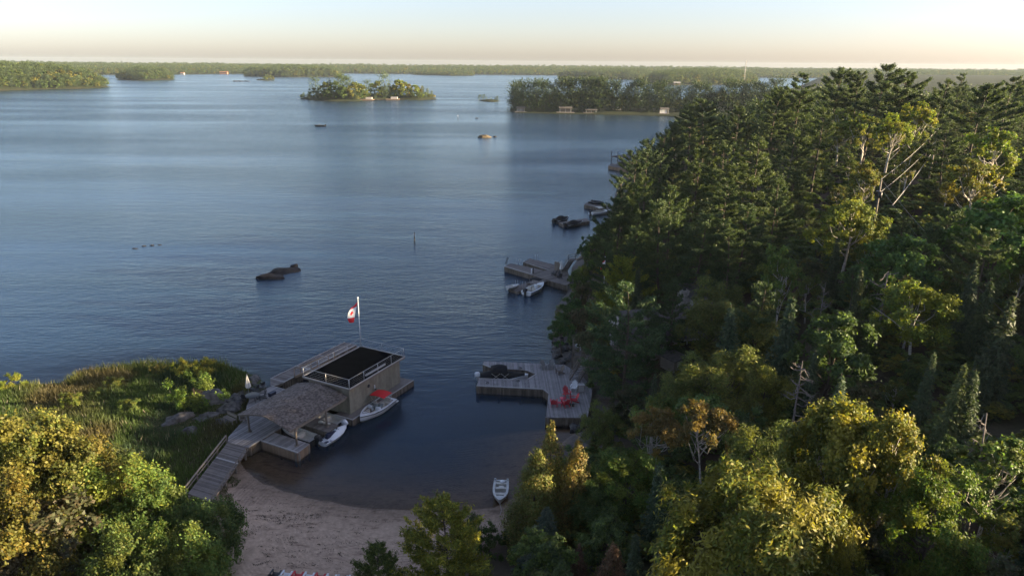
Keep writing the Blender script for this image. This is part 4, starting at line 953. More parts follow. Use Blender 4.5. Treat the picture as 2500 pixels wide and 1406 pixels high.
# ------------------------------------------------------------------ trees of the island, the islet and the point, one by one
LODP = {k: (None, forms[i[0]]) for k, i in FIDX.items()}
tm_ = MB(); tm_.tube([(0, 0, 0), (0, 0, .5), (0, 0, .95)], [.012, .009, .003], 5)
TRM = bpy.data.meshes.new('far_trunk'); TRM.from_pydata(tm_.v, [], tm_.f); TRM.materials.append(M['bark']); TRM.update()
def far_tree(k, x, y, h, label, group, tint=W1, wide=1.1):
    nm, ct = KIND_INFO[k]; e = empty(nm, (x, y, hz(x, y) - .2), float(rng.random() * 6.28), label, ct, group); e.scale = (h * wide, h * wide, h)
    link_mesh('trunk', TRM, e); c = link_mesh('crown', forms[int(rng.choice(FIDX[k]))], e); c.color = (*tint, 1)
ISLAND_T = [(742, 228, 'pine'), (755, 222, 'spruce'), (772, 195, 'pine'), (783, 212, 'maple'), (797, 199, 'maple'), (808, 192, 'spruce'), (822, 196, 'maple'), (830, 189, 'pine'), (842, 191, 'pine'), (855, 194, 'pine'), (866, 199, 'maple'),
            (877, 203, 'maple'), (888, 207, 'birch'), (897, 201, 'pine'), (910, 203, 'maple'), (922, 197, 'maple'), (940, 186, 'pine'), (952, 205, 'spruce'), (963, 198, 'birch'), (975, 194, 'birch'), (988, 196, 'birch'), (1000, 203, 'birch'),
            (1012, 205, 'maple'), (1022, 206, 'birch'), (1033, 208, 'spruce'), (1044, 214, 'spruce'), (1054, 220, 'spruce'), (1060, 232, 'birch'), (735, 235, 'maple'), (790, 225, 'maple'), (845, 215, 'birch'), (870, 222, 'maple'), (905, 218, 'spruce'), (960, 218, 'maple'), (1005, 222, 'maple'), (1030, 226, 'birch')]
def far_place(u, v, base_v, hmax, hmin=4):
    """tree whose tip shows at (u,v) standing near the shore row base_v"""
    x, y, _ = G(u, base_v, 0); g = hz(x, y); d = ray(u, v); t = y / d[1]; zt = CAM_H + d[2] * t
    return x, y, float(np.clip(zt - g, hmin, hmax))
def island_word(u):
    return ('at the left end of the wooded island' if u < 790 else 'left of centre on the wooded island' if u < 860 else 'behind the left tan dock of the wooded island' if u < 925 else 'behind the right tan dock of the wooded island' if u < 985 else 'at the right end of the wooded island')
for i, (u, v, k) in enumerate(ISLAND_T):
    sv = np.interp(u, [730, 765, 810, 870, 900, 960, 1020, 1066], [242, 246, 248, 248, 245, 244, 245, 243])
    x, y, h = far_place(u, v, sv - 2.6 + .8 * math.sin(i * 2.1), 24)
    sun_tint = sst(880, 1040, np.array([u]))[0]  # right side of the island tinted warmer, as if sunlit
    far_tree(k, x, y, h, {'pine': 'dark pine', 'spruce': 'thin spruce', 'maple': 'green leafy tree', 'birch': 'golden leafed birch', }[k] + ' ' + island_word(u), 'trees of the wooded island', tint=(1.1 + .5 * sun_tint, 1.1 + .3 * sun_tint, 1), wide=1.15 if k in ('maple', 'birch') else .95)
    for j in range(2):
        u2 = u + rng.uniform(-7, 7); sv2 = np.interp(u2, [730, 765, 810, 870, 900, 960, 1020, 1066], [242, 246, 248, 248, 245, 244, 245, 243])
        if 735 < u2 < 1060:
            k2 = rng.choice(['maple', 'birch', 'spruce', 'dark']); x, y, h = far_place(u2, v + (sv2 - v) * rng.uniform(.3, .55), sv2 - (1.0 if j else 1.8), 14, 4)
            far_tree(k2, x, y, h, {'spruce': 'short spruce', 'maple': 'low green tree', 'birch': 'low yellowish tree', 'dark': 'low dark tree'}[k2] + ' at the waterline ' + island_word(u2), 'low trees of the wooded island', tint=(1.0 + .4 * sun_tint, 1.0 + .25 * sun_tint, 1), wide=1.25)
for (u, v, lab) in [(1171, 234, 'leftmost spindly pine on the tiny islet'), (1180, 233, 'bushy pine on the tiny islet'), (1187, 238, 'low tree in the middle of the tiny islet'), (1199, 239, 'scrubby tree right of centre on the tiny islet'), (1209, 236, 'thin spruce on the tiny islet'), (1214, 233, 'rightmost spruce spire on the tiny islet')]:
    x, y, h = far_place(u, v, 247, 8, 2); far_tree('spruce' if 'spr' in lab else 'pine', x, y, h, lab, 'islet trees')
def point_word(u, row):
    w_ = ('at the tip of the point' if u < 1300 else 'left of the dark roofed boathouse on the point' if u < 1375 else 'by the low canopied dock on the point' if u < 1450 else 'near the tall cottage style boathouse on the point' if u < 1540 else 'left of the white boathouse by the inlet' if u < 1625 else 'between the inlet and the ridge')
    return ('in the front row ' if row == 0 else 'in the back row ' if row == 2 else '') + w_
for i in range(200):
    u = 1244 + (i * 0.6180339 % 1) * 656 + rng.normal() * 2; row = rng.choice([0, 0, 1, 2]); base = 274 - row * 4.0 + (u - 1244) * 0.008
    k = rng.choice(['pine', 'spruce', 'maple', 'birch', 'dark'], p=[.42, .24, .14, .12, .08])
    tipmax = np.interp(u, [1240, 1262, 1290, 1320, 1360, 1400, 1440, 1500, 1560, 1610, 1650, 1700, 1760, 1800, 1900], [212, 205, 215, 200, 205, 200, 194, 206, 205, 212, 218, 210, 202, 210, 200])
    v = tipmax + abs(rng.normal()) * (11 if k == 'pine' else 14) + (-3 if k == 'pine' else 4 if k == 'spruce' else 16)
    x, y, h = far_place(u, v, base, 21, 7)
    if sdf(MAIN, np.array([x]), np.array([y]))[0] < 3: y += 7; x += 2
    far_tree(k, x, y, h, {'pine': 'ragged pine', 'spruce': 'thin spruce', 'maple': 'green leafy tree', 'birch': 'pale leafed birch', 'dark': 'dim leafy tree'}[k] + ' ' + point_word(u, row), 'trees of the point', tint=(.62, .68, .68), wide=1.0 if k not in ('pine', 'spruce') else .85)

# ------------------------------------------------------------------ meadow reeds and grass
MEAD = [(-70, 73)] + G2([(0, 937), (150, 934), (190, 905), (330, 888), (540, 887), (600, 905), (618, 930)], 0.4) + [BL(-1.5, 13), BL(-5, 10), BL(-9, 8)] + G2([(555, 1085), (462, 1205), (440, 1240)], .9) + [(-32, 40), (-70, 40)]
n = 90000; gxr = rng.uniform(-68, -24, n); gyr = rng.uniform(42, 82, n); k = sdf(MEAD, gxr, gyr) > 0.15; gxr, gyr = gxr[k], gyr[k]; n = len(gxr)
gz = height(gxr, gyr); pat = vnoise(gxr, gyr, 5, 21); pat2 = vnoise(gxr, gyr, 2.2, 22)
hg = (0.30 + 0.55 * pat2 + 0.5 * sst(70, 80, gyr)) * rng.uniform(.6, 1.3, n)
ROCKXY = [G(520, 965, 1)[:2], G(430, 1025, 1)[:2], G(560, 990, 1)[:2]]
for rx, ry in ROCKXY:
    hg *= 0.25 + 0.75 * sst(1.2, 3.2, np.hypot(gxr - rx, gyr - ry))
lean = rng.normal(size=(n, 2)) * 0.28 * hg[:, None]; a = rng.random(n) * 6.28; wdt = rng.uniform(.035, .075, n)
bx, by = np.cos(a) * wdt, np.sin(a) * wdt
V = np.stack([np.stack([gxr - bx, gyr - by, gz - .05], 1), np.stack([gxr + bx, gyr + by, gz - .05], 1), np.stack([gxr + lean[:, 0], gyr + lean[:, 1], gz + hg], 1)], 1).reshape(-1, 3)
c1, c2, c3, c4 = np.array([.070, .108, .032]), np.array([.10, .085, .04]), np.array([.12, .135, .035]), np.array([.042, .072, .036])
col = c1 + (c2 - c1) * sst(.6, .85, pat)[:, None]; col += (c4 - col) * sst(.45, .25, pat)[:, None]
edge = sst(3.5, 1.0, sdf(MAIN, gxr, gyr)) * (pat2 > .4) * (gyr > 70); col += (c3 - col) * edge[:, None]
col *= rng.uniform(.65, 1.35, n)[:, None]; sp_ = rng.random(n) < .02; col[sp_] = [.3, .26, .2]
cc = np.ones((n, 4)); cc[:, :3] = col
tag(link_mesh('meadow_grass', np_mesh('meadow_grass', V, np.arange(3 * n).reshape(-1, 3), M['leaf'], False, {'lc': ('FLOAT_COLOR', 'FACE', cc)})), 'dark reeds and tall grass of the shore meadow', kind='stuff')
# weed wrack and twigs on the sand, and grass creeping in from the bank
nc = 130; wx, wy = [], []
while len(wx) < nc:
    u_, v_ = rng.uniform(580, 1080), rng.uniform(1185, 1400); g_ = G(u_, v_, .5)
    if sdf(SAND, np.array([g_[0]]), np.array([g_[1]]))[0] > .6 and hz(g_[0], g_[1]) > .12 and rng.random() < .25 + .75 * (abs(v_ - (1225 + .05 * (u_ - 600) + 25 * math.sin(u_ / 90))) < 22): wx.append(g_[0]); wy.append(g_[1])
ci_ = rng.integers(0, nc, 1700); sp_c = rng.uniform(.06, .30, nc)[ci_]; X_ = np.array(wx)[ci_] + rng.normal(size=1700) * sp_c * 1.6; Y_ = np.array(wy)[ci_] + rng.normal(size=1700) * sp_c * .6
rgw = np.random.default_rng(5)
tag(link_mesh('beach_wrack', leaf_mesh('beach_wrack', np.stack([X_, Y_, height(X_, Y_) + .03], 1), np.array([0, 0, 1.0]) + .35 * rgw.normal(size=(1700, 3)), .07, .022, mixcol(rgw, 1700, (.045, .035, .03), (.07, .055, .04), .4), M['leaf'], rgw)), 'dark weed and twigs strewn over the sand', kind='stuff')
n = 5000; u_, v_ = rng.uniform(535, 640, n), rng.uniform(1130, 1260, n); gp_ = np.array([G(a_, b_, .6) for a_, b_ in zip(u_, v_)]); k = vnoise(gp_[:, 0], gp_[:, 1], .9, 31) > .35 + .012 * (u_ - 540) + .0; gp_ = gp_[k]; n = len(gp_); zz = height(gp_[:, 0], gp_[:, 1]); hg = rng.uniform(.05, .22, n)
a = rng.random(n) * 6.28; V = np.stack([np.stack([gp_[:, 0] - .03 * np.cos(a), gp_[:, 1] - .03 * np.sin(a), zz], 1), np.stack([gp_[:, 0] + .03 * np.cos(a), gp_[:, 1] + .03 * np.sin(a), zz], 1), np.stack([gp_[:, 0] + rng.normal(size=n) * .06, gp_[:, 1] + rng.normal(size=n) * .06, zz + hg], 1)], 1).reshape(-1, 3)
cc = np.ones((n, 4)); cc[:, :3] = mixcol(rng, n, (.07, .10, .03), (.10, .09, .04), .3)
tag(link_mesh('bank_grass', np_mesh('bank_grass', V, np.arange(3 * n).reshape(-1, 3), M['leaf'], False, {'lc': ('FLOAT_COLOR', 'FACE', cc)})), 'short grass creeping onto the sand beside the boardwalk', kind='stuff')
# ------------------------------------------------------------------ docks
def spans(poly, s, ca, sa):
    """t-intervals of the line offset s (along angle) inside the polygon"""
    ts = []
    P = poly; n = len(P)
    for i in range(n):
        x0, y0 = P[i]; x1, y1 = P[(i + 1) % n]
        s0 = -x0 * sa + y0 * ca; s1 = -x1 * sa + y1 * ca
        if (s0 > s) != (s1 > s):
            k = (s - s0) / (s1 - s0); ts.append((x0 + k * (x1 - x0)) * ca + (y0 + k * (y1 - y0)) * sa)
    ts.sort(); return [(ts[i], ts[i + 1]) for i in range(0, len(ts) - 1, 2)]
def planking(mb, poly, z, ang, pw=0.15, gap=0.012, th=0.05, zf=None):
    ca, sa = math.cos(ang), math.sin(ang); ss = [-x * sa + y * ca for x, y in poly]; s = min(ss) + 0.004
    zf = zf or (lambda x, y: z)
    while s < max(ss) - 0.02:
        e = min(s + pw - gap, max(ss) - 0.003); A = spans(poly, s + 0.002, ca, sa); B = spans(poly, e - 0.002, ca, sa); Cn = spans(poly, (s + e) / 2, ca, sa)
        for i, (c0, c1) in enumerate(Cn):
            if len(A) == len(B) == len(Cn): a0, a1 = A[i]; b0, b1 = B[i]
            else: a0, a1 = c0, c1; b0, b1 = c0, c1
            jz = random.uniform(-.004, .004)
            q = [(a0, s), (a1, s), (b1, e), (b0, e)]
            pt = [(t * ca - ss_ * sa, t * sa + ss_ * ca) for t, ss_ in q]
            mb.hexa([(x, y, zf(x, y) - th + jz) for x, y in pt] + [(x, y, zf(x, y) + jz) for x, y in pt])
        s += pw
def skirting(mb, p, q, z0, z1, w=0.14, gap=0.035, th=0.035, zf=None):
    L = math.hypot(q[0] - p[0], q[1] - p[1]); n = max(1, int(L / (w + gap))); a = math.atan2(q[1] - p[1], q[0] - p[0])
    for i in range(n):
        k = (i + .5) / n; lo = z0 + random.uniform(-.06, .06)
        mb.box((p[0] + (q[0] - p[0]) * k, p[1] + (q[1] - p[1]) * k, (lo + z1) / 2), (L / n - gap, th, z1 - lo), a)
def dock(name, label, poly, z, ang, cat='dock', pw=0.15, wet=(), rim=(), mt='plank', depth=-0.25, zf=None, group=None, skm='skirt'):
    """wet: edge numbers with skirt boards; rim: edge numbers with a pale edge board"""
    c = np.mean(np.array(poly), 0); e = empty(name, (c[0], c[1], 0), 0, label, cat, group)
    d = MB(); planking(d, poly, z, ang, pw, zf=zf); d.build('decking', M[mt], e, kind='stuff')
    fr = MB(); sk = MB(); rm = MB(); n = len(poly)
    area = sum(poly[i][0] * poly[(i + 1) % n][1] - poly[(i + 1) % n][0] * poly[i][1] for i in range(n)); sg = 1 if area > 0 else -1
    for i in range(n):
        p, q = poly[i], poly[(i + 1) % n]; L = math.hypot(q[0] - p[0], q[1] - p[1])
        if L < .1: continue
        nx_, ny_ = (q[1] - p[1]) / L * sg, -(q[0] - p[0]) / L * sg
        i0 = (p[0] - nx_ * .10, p[1] - ny_ * .10); i1 = (q[0] - nx_ * .10, q[1] - ny_ * .10)
        fr.beam((*i0, z - .17), (*i1, z - .17), .07, .2)
        if i in wet:
            o0 = (p[0] - nx_ * .02, p[1] - ny_ * .02); o1 = (q[0] - nx_ * .02, q[1] - ny_ * .02)
            skirting(sk, o0, o1, depth, z - .06)
            m = max(2, int(L / 2.4))
            for k in range(m + 1):
                fr.box((i0[0] + (i1[0] - i0[0]) * k / m - nx_ * .1, i0[1] + (i1[1] - i0[1]) * k / m - ny_ * .1, (z - .1 - 1.2) / 2), (.16, .16, z - .1 + 1.2))
        if i in rim:
            o0 = (p[0] - nx_ * .055, p[1] - ny_ * .055); o1 = (q[0] - nx_ * .055, q[1] - ny_ * .055)
            rm.beam((*o0, z + .042), (*o1, z + .042), .11, .07)
    fr.build('frame', M['timber'], e)
    if sk.v: sk.build('skirt_boards', M[skm], e, kind='stuff')
    if rm.v: rm.build('edge_board', M['rim'], e)
    return e
def rail_run(mb, pts, h=1.0, post=.09, top=.10, mid=True, sp=1.8):
    for p, q in zip(pts[:-1], pts[1:]):
        p, q = Vector(p), Vector(q); n = max(1, round((q - p).length / sp))
        for k in range(n + 1):
            c = p + (q - p) * k / n; mb.box((c.x, c.y, c.z + h / 2), (post, post, h))
        up = Vector((0, 0, 1)); mb.beam(p + up * h, q + up * h, top, .05)
        if mid: mb.beam(p + up * h * .5, q + up * h * .5, .04, .09)

# boardwalk down to the beach
RWp = [(-27.35, 60.25), (-24.95, 59.25), (-24.95, 50.5), (-27.45, 51.6)]
bw = dock('boardwalk', 'grey plank boardwalk with low railings climbing from the sand to the boat deck', RWp, .9, math.radians(-23), 'boardwalk', wet=(), mt='plank_old', pw=.16)
rl = MB(); rail_run(rl, [(-27.42, 60.2, .9), (-27.5, 51.6, .9)], .75, .1, .14, sp=2.1); rl.build('railing', M['timber'], bw)
rl = MB(); rail_run(rl, [(-24.9, 58.6, .9), (-24.88, 50.5, .9)], .42, .1, .12, mid=False, sp=2.1); rl.build('kerb_rail', M['timber'], bw)
bt = MB(); bt.beam((-27.3, 57.4, .93), (-24.95, 56.4, .93), .14, .05); bt.build('joint_board', M['rim'], bw)
ps = MB()
for yy_ in (58.6, 56.2, 53.8, 51.4):
    for xx_ in (-27.2, -25.1): ps.box((xx_, yy_, .2), (.16, .16, 1.3))
ps.build('posts', M['timber'], bw)
# main deck of the boathouse
DECK = [BL(-9.75, 4.3), BL(-6.4, 4.35), BL(1.1, 4.75), BL(1.15, 12.45), BL(-1.8, 12.6), BL(-3.6, 11.2), BL(-6.0, 9.0), BL(-9.2, 7.65), BL(-9.95, 6.9)]
mdk = dock('boathouse_deck', 'wide grey plank deck beside the shingled boat shelter', DECK, .9, BANG, 'deck', wet=(0, 1, 2, 8), rim=(0, 2), pw=.16)
f1 = dock('finger_dock', 'finger dock with reddish skirt boards at the near end of the boat shelter', [BL(-8.3, -.45), BL(-6.45, -.3), BL(-6.45, 4.29), BL(-8.3, 4.24)], .9, BANG, wet=(0, 1, 3), rim=(3,), pw=.2, skm='new_timber')
f2 = dock('finger_dock', 'short middle finger dock under the boat shelter, beside the jet ski', [BL(-3.9, -.3), BL(-2.2, -.2), BL(-2.2, 4.5), BL(-3.9, 4.42)], .88, BANG, wet=(0, 1, 3), pw=.2, mt='plank_old')
ldk = dock('long_dock', 'long narrow plank dock running along the far side of the boathouse', [BL(2.45, 11.85), BL(15.3, 11.85), BL(15.3, 13.85), BL(2.45, 14.0), BL(1.2, 12.7), BL(1.2, 12.2)], .9, BANG + math.pi / 2, wet=(0, 1, 2, 3), rim=(0, 2), mt='plank_old')
jb = MB()
for a in (2.6, 6.6, 10.4): jb.beam(BL(a, 11.9, .925), BL(a, 13.9, .925), .12, .05)
jb.build('joint_board', M['rim'], ldk)

# boathouse block with roof terrace
bh = empty('boathouse', (*BL(4.7, 3.2), 0), 0, 'tan stucco boathouse with a flat black roof terrace', 'boathouse')
def rect(a0, a1, b0, b1, z): return [BL(a0, b0, z), BL(a1, b0, z), BL(a1, b1, z), BL(a0, b1, z)]
b = MB(); b.hexa(rect(.45, 9.25, .5, 6.0, .5) + rect(.45, 9.25, .5, 6.0, 3.62)); b.build('wall', M['stucco'], bh)
b = MB(); b.hexa(rect(0, 9.6, 0, 6.35, 3.625) + rect(0, 9.6, 0, 6.35, 3.86)); rf = b.build('roof', M['timber'], bh)
b = MB(); b.hexa(rect(.1, 9.5, .1, 6.25, 3.864) + rect(.1, 9.5, .1, 6.25, 3.885)); b.build('black_membrane', M['roof_black'], rf)
b = MB()
for p, q in ((BL(0, -.03, 3.88), BL(9.6, -.03, 3.88)), (BL(0, 6.38, 3.88), BL(9.6, 6.38, 3.88)), (BL(-.03, 0, 3.88), BL(-.03, 6.35, 3.88)), (BL(9.63, 0, 3.88), BL(9.63, 6.35, 3.88))): b.beam(p, q, .07, .12)
b.build('roof_edge', M['rim'], rf)
b = MB(); b.hexa(rect(-.5, 10.4, -.55, .49, .0) + rect(-.5, 10.4, -.55, .49, .66)); b.hexa(rect(-.5, .44, .495, 1.9, .0) + rect(-.5, .44, .495, 1.9, .66)); b.hexa(rect(9.26, 10.4, .5, 5.8, 0) + rect(9.26, 10.4, .5, 5.8, .66))
b.build('base_apron', M['plank_old'], bh)
b = MB(); skirting(b, BL(-.5, -.57), BL(10.4, -.57), -.2, .6); skirting(b, BL(-.52, -.5), BL(-.52, 1.9), -.2, .6); b.build('apron_skirt', M['skirt'], bh, kind='stuff')
b = MB(); b.beam(BL(-.5, -.5, .69), BL(10.4, -.5, .69), .1, .06); b.beam(BL(-.45, -.5, .69), BL(-.45, 1.9, .69), .1, .06); b.build('apron_kerb', M['rim'], bh)
# terrace railing: posts, wires and mesh
rr = MB(); loop = [(.06, .06), (9.54, .06), (9.54, 6.29), (.06, 6.29)]
for i in range(4):
    p, q = loop[i], loop[(i + 1) % 4]; L = math.hypot(q[0] - p[0], q[1] - p[1]); n_ = 4 if L > 8 else 2
    for k in range(n_):
        a, c = p[0] + (q[0] - p[0]) * k / n_, p[1] + (q[1] - p[1]) * k / n_; rr.tube([BL(a, c, 3.88), BL(a, c, 4.9)], .03 if k else .055, 6)
    rr.tube([BL(*p, 4.88), BL(*q, 4.88)], .026, 6)
rr.build('railing', M['rail'], bh)
nm_ = MB()
for i in range(4):
    p, q = loop[i], loop[(i + 1) % 4]
    for zz in (4.1, 4.3, 4.5, 4.7): nm_.tube([BL(*p, zz), BL(*q, zz)], .006, 4)
nm_.build('rail_wires', M['rail'], bh)
b = MB(); b.disc((0, 0, 0), .2, .05, 12); ob = b.build('wall_vent', M['dark'], bh, world=False)
ob.rotation_euler = (math.pi / 2, 0, BANG); ob.location = Vector(BL(3.6, .47, 2.6)) - bh.location
b = MB(); b.box(BL(6.2, 3.0, 0)[:2] + (0,), (.1, .1, .1))
wl = empty('wall_lamp', BL(4.5, .42, 2.1), 0, 'small white wall lamp on the tan boathouse wall', 'lamp')
b = MB(); b.box((*BL(4.5, .42), 2.1), (.08, .12, .45), BANG); b.build('stem', M['white'], wl); b = MB(); b.disc((*BL(4.5, .3), 1.88), .13, .12, 10); b.build('shade', M['dark'], wl)
for k, (a0, a1, b0) in enumerate([(3.2, 6.6, .45), (3.3, 6.8, .62)]):
    o = empty('pole_tube', BL((a0 + a1) / 2, b0, 3.9), 0, ['white pipe lying along the terrace edge, outer one', 'white pipe lying along the terrace edge, inner one'][k], 'pipe'); b = MB(); b.tube([BL(a0, b0, 3.95), BL(a1, b0, 3.95)], .06, 8); b.build('tube', M['rim'], o)
# wooden stair up to the terrace from the long dock
st = empty('roof_stair', BL(4.8, 7.6, 0), 0, 'narrow wooden stair rising from the long dock to the roof terrace', 'stairs')
b = MB()
for dv in (-.45, .45): b.beam(BL(4.6 + dv, 11.8, .9), BL(4.6 + dv, 6.4, 3.8), .08, .24)
b.build('stringer', M['new_timber'], st)
b = MB()
for i in range(14):
    k = (i + .5) / 14; b.beam(BL(4.12, 11.8 - 5.4 * k, .98 + 2.9 * k), BL(5.08, 11.8 - 5.4 * k, .98 + 2.9 * k), .26, .05)
b.build('treads', M['new_timber'], st, kind='stuff')
b = MB()
for dv in (-.5, .5):
    for k in (0, .5, 1): b.tube([BL(4.6 + dv, 11.8 - 5.4 * k, .9 + 2.9 * k), BL(4.6 + dv, 11.8 - 5.4 * k, 1.9 + 2.9 * k)], .045, 5)
    b.beam(BL(4.6 + dv, 11.8, 1.9), BL(4.6 + dv, 6.4, 4.8), .06, .09)
b.build('handrail', M['new_timber'], st)
# shingled boat shelter: curved low gable on posts
sh = empty('boat_shelter', (*BL(-3.8, 4), 0), 0, 'open boat shelter with weathered shingle roof beside the boathouse', 'boat shelter')
ZR = lambda bb: 3.62 - .78 * (abs(bb - 3.9) / 3.4) ** 1.35
A0, A1, B0, B1 = -8.05, .12, .5, 7.35
b = MB(); rows = 46
for i in range(rows):
    b0 = B0 + (B1 - B0) * i / rows; b1 = B0 + (B1 - B0) * (i + 1) / rows
    outer = b0 if (b0 + b1) / 2 < 3.9 else b1; inner = b1 if (b0 + b1) / 2 < 3.9 else b0
    a = A0 - random.uniform(0, .15)
    while a < A1:
        wd_ = random.uniform(.13, .26); a2 = min(a + wd_, A1); j = random.uniform(-.02, .03); lift = .028 + random.uniform(0, .018)
        o_ = outer + (-.03 if outer == b0 else .03) + (j if outer == b0 else -j)
        zo, zi = ZR(outer) + lift, ZR(inner) + .012
        P_ = [BL(a, o_, zo), BL(a2 - .012, o_, zo), BL(a2 - .012, inner, zi), BL(a, inner, zi)]
        b.add(P_ + [BL(a, o_, zo - .03), BL(a2 - .012, o_, zo - .03)], [(0, 1, 2, 3), (4, 5, 1, 0)]); a = a2
b.build('shingles', M['shingle'], sh, kind='stuff')
b = MB(); nb_ = 24
top = [[BL(a, B0 + .03 + (B1 - B0 - .06) * j / nb_, ZR(B0 + (B1 - B0) * j / nb_) - .03) for j in range(nb_ + 1)] for a in (A0 + .02, A1 - .02)]
bot = [[BL(a, B0 + .03 + (B1 - B0 - .06) * j / nb_, ZR(B0 + (B1 - B0) * j / nb_) - .16) for j in range(nb_ + 1)] for a in (A0 + .02, A1 - .02)]
b.grid(top, False); b.grid(bot, False); b.grid([top[0], bot[0]], False); b.grid([top[1], bot[1]], False); b.grid([[r[0] for r in top], [r[0] for r in bot]], False); b.grid([[r[-1] for r in top], [r[-1] for r in bot]], False)
b.build('roof_deck', M['timber'], sh)
for (a, c) in [(-7.3, .55), (-3.1, .55), (-7.5, 6.6), (-3.1, 6.7), (-.3, 6.8)]:
    b = MB(); b.tube([BL(a, c, .6), BL(a, c, ZR(c) - .1)], .11, 8); b.disc((*BL(a, c), .93), .24, .06, 10); b.build('post', M['timber'], sh)
b = MB()
for c in (.6, 3.9, 6.7): b.beam(BL(A0 + .2, c, ZR(c) - .24), BL(A1 - .2, c, ZR(c) - .24), .12, .18)
b.build('beam', M['timber'], sh)
# shelter side rail
b = MB(); b.tube([BL(-.9, 7.4, 4.6), BL(-2.2, 7.5, 4.5)], .03, 6)

# flagpoles
def leaf_outline():
    h = [(0, 1.0), (.125, .76), (.25, .82), (.20, .45), (.36, .62), (.40, .53), (.62, .58), (.54, .38), (.66, .30), (.36, .05), (.40, -.05), (.03, 0.02), (.05, -.32)]
    return h + [(-x, y) for x, y in h[::-1][:-1]] 
fp_ = empty('flagpole', BL(9.45, 6.2, 3.88), 0, 'tall white flagpole on the far corner of the roof terrace', 'flagpole')
px0 = BL(9.45, 6.2)
d_ = ray(877, 728); t_ = px0[1] / d_[1]; ztop = CAM_H + d_[2] * t_
b = MB(); b.tube([(*px0, 3.88), (*px0, ztop)], [.055, .035], 8); b.build('pole', M['white'], fp_)
b = MB(); b.disc((*px0, ztop + .06), .09, .12, 10); b.build('finial', M['white'], fp_)
def flag_point(base, z, s, t, sgn=1, off=0.0):
    """s along the fly (0..1), t across the hoist (0 at pole side .. 1): the limp flag hangs down and out"""
    L_, W_ = 2.7, 1.75
    fold = .10 * math.sin(s * 5 + t * 2.2) * t
    x = base[0] - sgn * (.42 * s * L_ * .9 * (1 - .25 * s) * .75 + t * W_ * .50 * (0.35 + .65 * math.sin(min(1, s * 1.9 + .15) * 1.57)) * (1.0 - .35 * max(0, s - .72) / .28)) + .06
    y = base[1] + fold + off - .15 * s
    zz = z - .93 * s * L_ * (1 - .06 * t) - t * W_ * .28 * (1 - .5 * s)
    return (x, y, zz)
def flag(name, label, base, z, scale=1.0):
    e = empty(name, (base[0], base[1], z), 0, label, 'flag'); ns, ntt = 32, 10
    def pt(s, t, off=0): 
        p = flag_point((0, 0), 0, s, t, 1, off); return (p[0] * scale + base[0] - .08 * scale, p[1] * scale + base[1], p[2] * scale + z)
    for nm, s0, s1, mt_ in (('red_band', 0, .25, 'flagred'), ('white_field', .25, .75, 'flagwhite'), ('red_band', .75, 1.0, 'flagred')):
        b = MB()
        for off in (-.006, .006): b.grid([[pt(s0 + (s1 - s0) * i / 10, j / ntt, off) for j in range(ntt + 1)] for i in range(11)])
        b.build(nm, M[mt_], e)
    out = leaf_outline()
    for off in (-.018, .018):
        b = MB(); vs = [pt(.5 + .0 + .17 * (x), .5 - .36 * (y - .35) * 1.15, off) for x, y in out]; c = pt(.5, .52, off)
        b.add([c] + vs, [(0, i + 1, (i + 1) % len(vs) + 1) for i in range(len(vs))]); b.build('maple_leaf', M['flagred'], e)
    return e
d_ = ray(876, 736); zf_ = CAM_H + d_[2] * (px0[1] / d_[1])
flag('flag', 'red and white maple leaf flag hanging from the tall flagpole', px0, zf_, 1.0)

# ------------------------------------------------------------------ furniture
def chair_parts():
    P = {}
    b = MB()
    for i in range(6): b.box((0, -.22 + i * .105, .36 - .022 * (5 - i) + .0), (.54, .09, .025))
    P['seat'] = b
    b = MB()
    for i in range(5):
        x = -.22 + i * .11; hgt = .86 - .10 * abs(i - 2) ** 1.3; b.beam((x, -.26, .26), (x * 1.15, -.26 - hgt * .42, .26 + hgt * .9), .095, .025)
    P['backrest'] = b
    for k, sx in (('a', -1), ('b', 1)):
        b = MB(); b.box((sx * .33, .02, .57), (.13, .74, .03)); P['armrest_' + k] = b
        b = MB(); b.box((sx * .30, .30, .28), (.05, .09, .56)); P['leg_f' + k] = b
        b = MB(); b.beam((sx * .27, .26, .34), (sx * .27, -.55, .03), .04, .12); P['leg_r' + k] = b
    return P
CH = None
def chair(x, y, z, rz, col, label, group=None, s=1.0):
    global CH
    e = empty('deck_chair', (x, y, z), rz, label, 'chair', group); e.scale = (s, s, s)
    if CH is None:
        CH = {}
        for k, b in chair_parts().items():
            o = b.build(k.split('_')[0], M['paint'], e, world=False); CH[k] = o.data; o.color = (*col, 1)
    else:
        for k, me in CH.items(): o = link_mesh(k.split('_')[0], me, e); o.color = (*col, 1)
    return e
def round_table(x, y, z, r, h, col, label):
    e = empty('round_table', (x, y, z), 0, label, 'table')
    b = MB(); b.disc((x, y, z + h), r, .05, 18); b.build('table_top', M['paint'], e).color = (*col, 1)
    for i in range(4):
        a = .785 + i * 1.571; b = MB(); b.tube([(x + math.cos(a) * r * .7, y + math.sin(a) * r * .7, z), (x + math.cos(a) * r * .5, y + math.sin(a) * r * .5, z + h - .03)], .03, 5); b.build('leg', M['paint'], e).color = (*col, 1)
def square_table(x, y, z, sx, sy, h, col, label, rz=0, name='side_table'):
    e = empty(name, (x, y, z), rz, label, 'table')
    b = MB()
    for i in range(5): b.box((0, -sy / 2 + sy * (i + .5) / 5, h), (sx, sy / 5 - .012, .03))
    b.build('table_top', M['paint'], e, world=False).color = (*col, 1)
    for i, j in ((-1, -1), (1, -1), (1, 1), (-1, 1)):
        b = MB(); b.box((i * sx * .42, j * sy * .42, h / 2 - .01), (.06, .06, h - .02)); b.build('leg', M['paint'], e, world=False).color = (*col, 1)
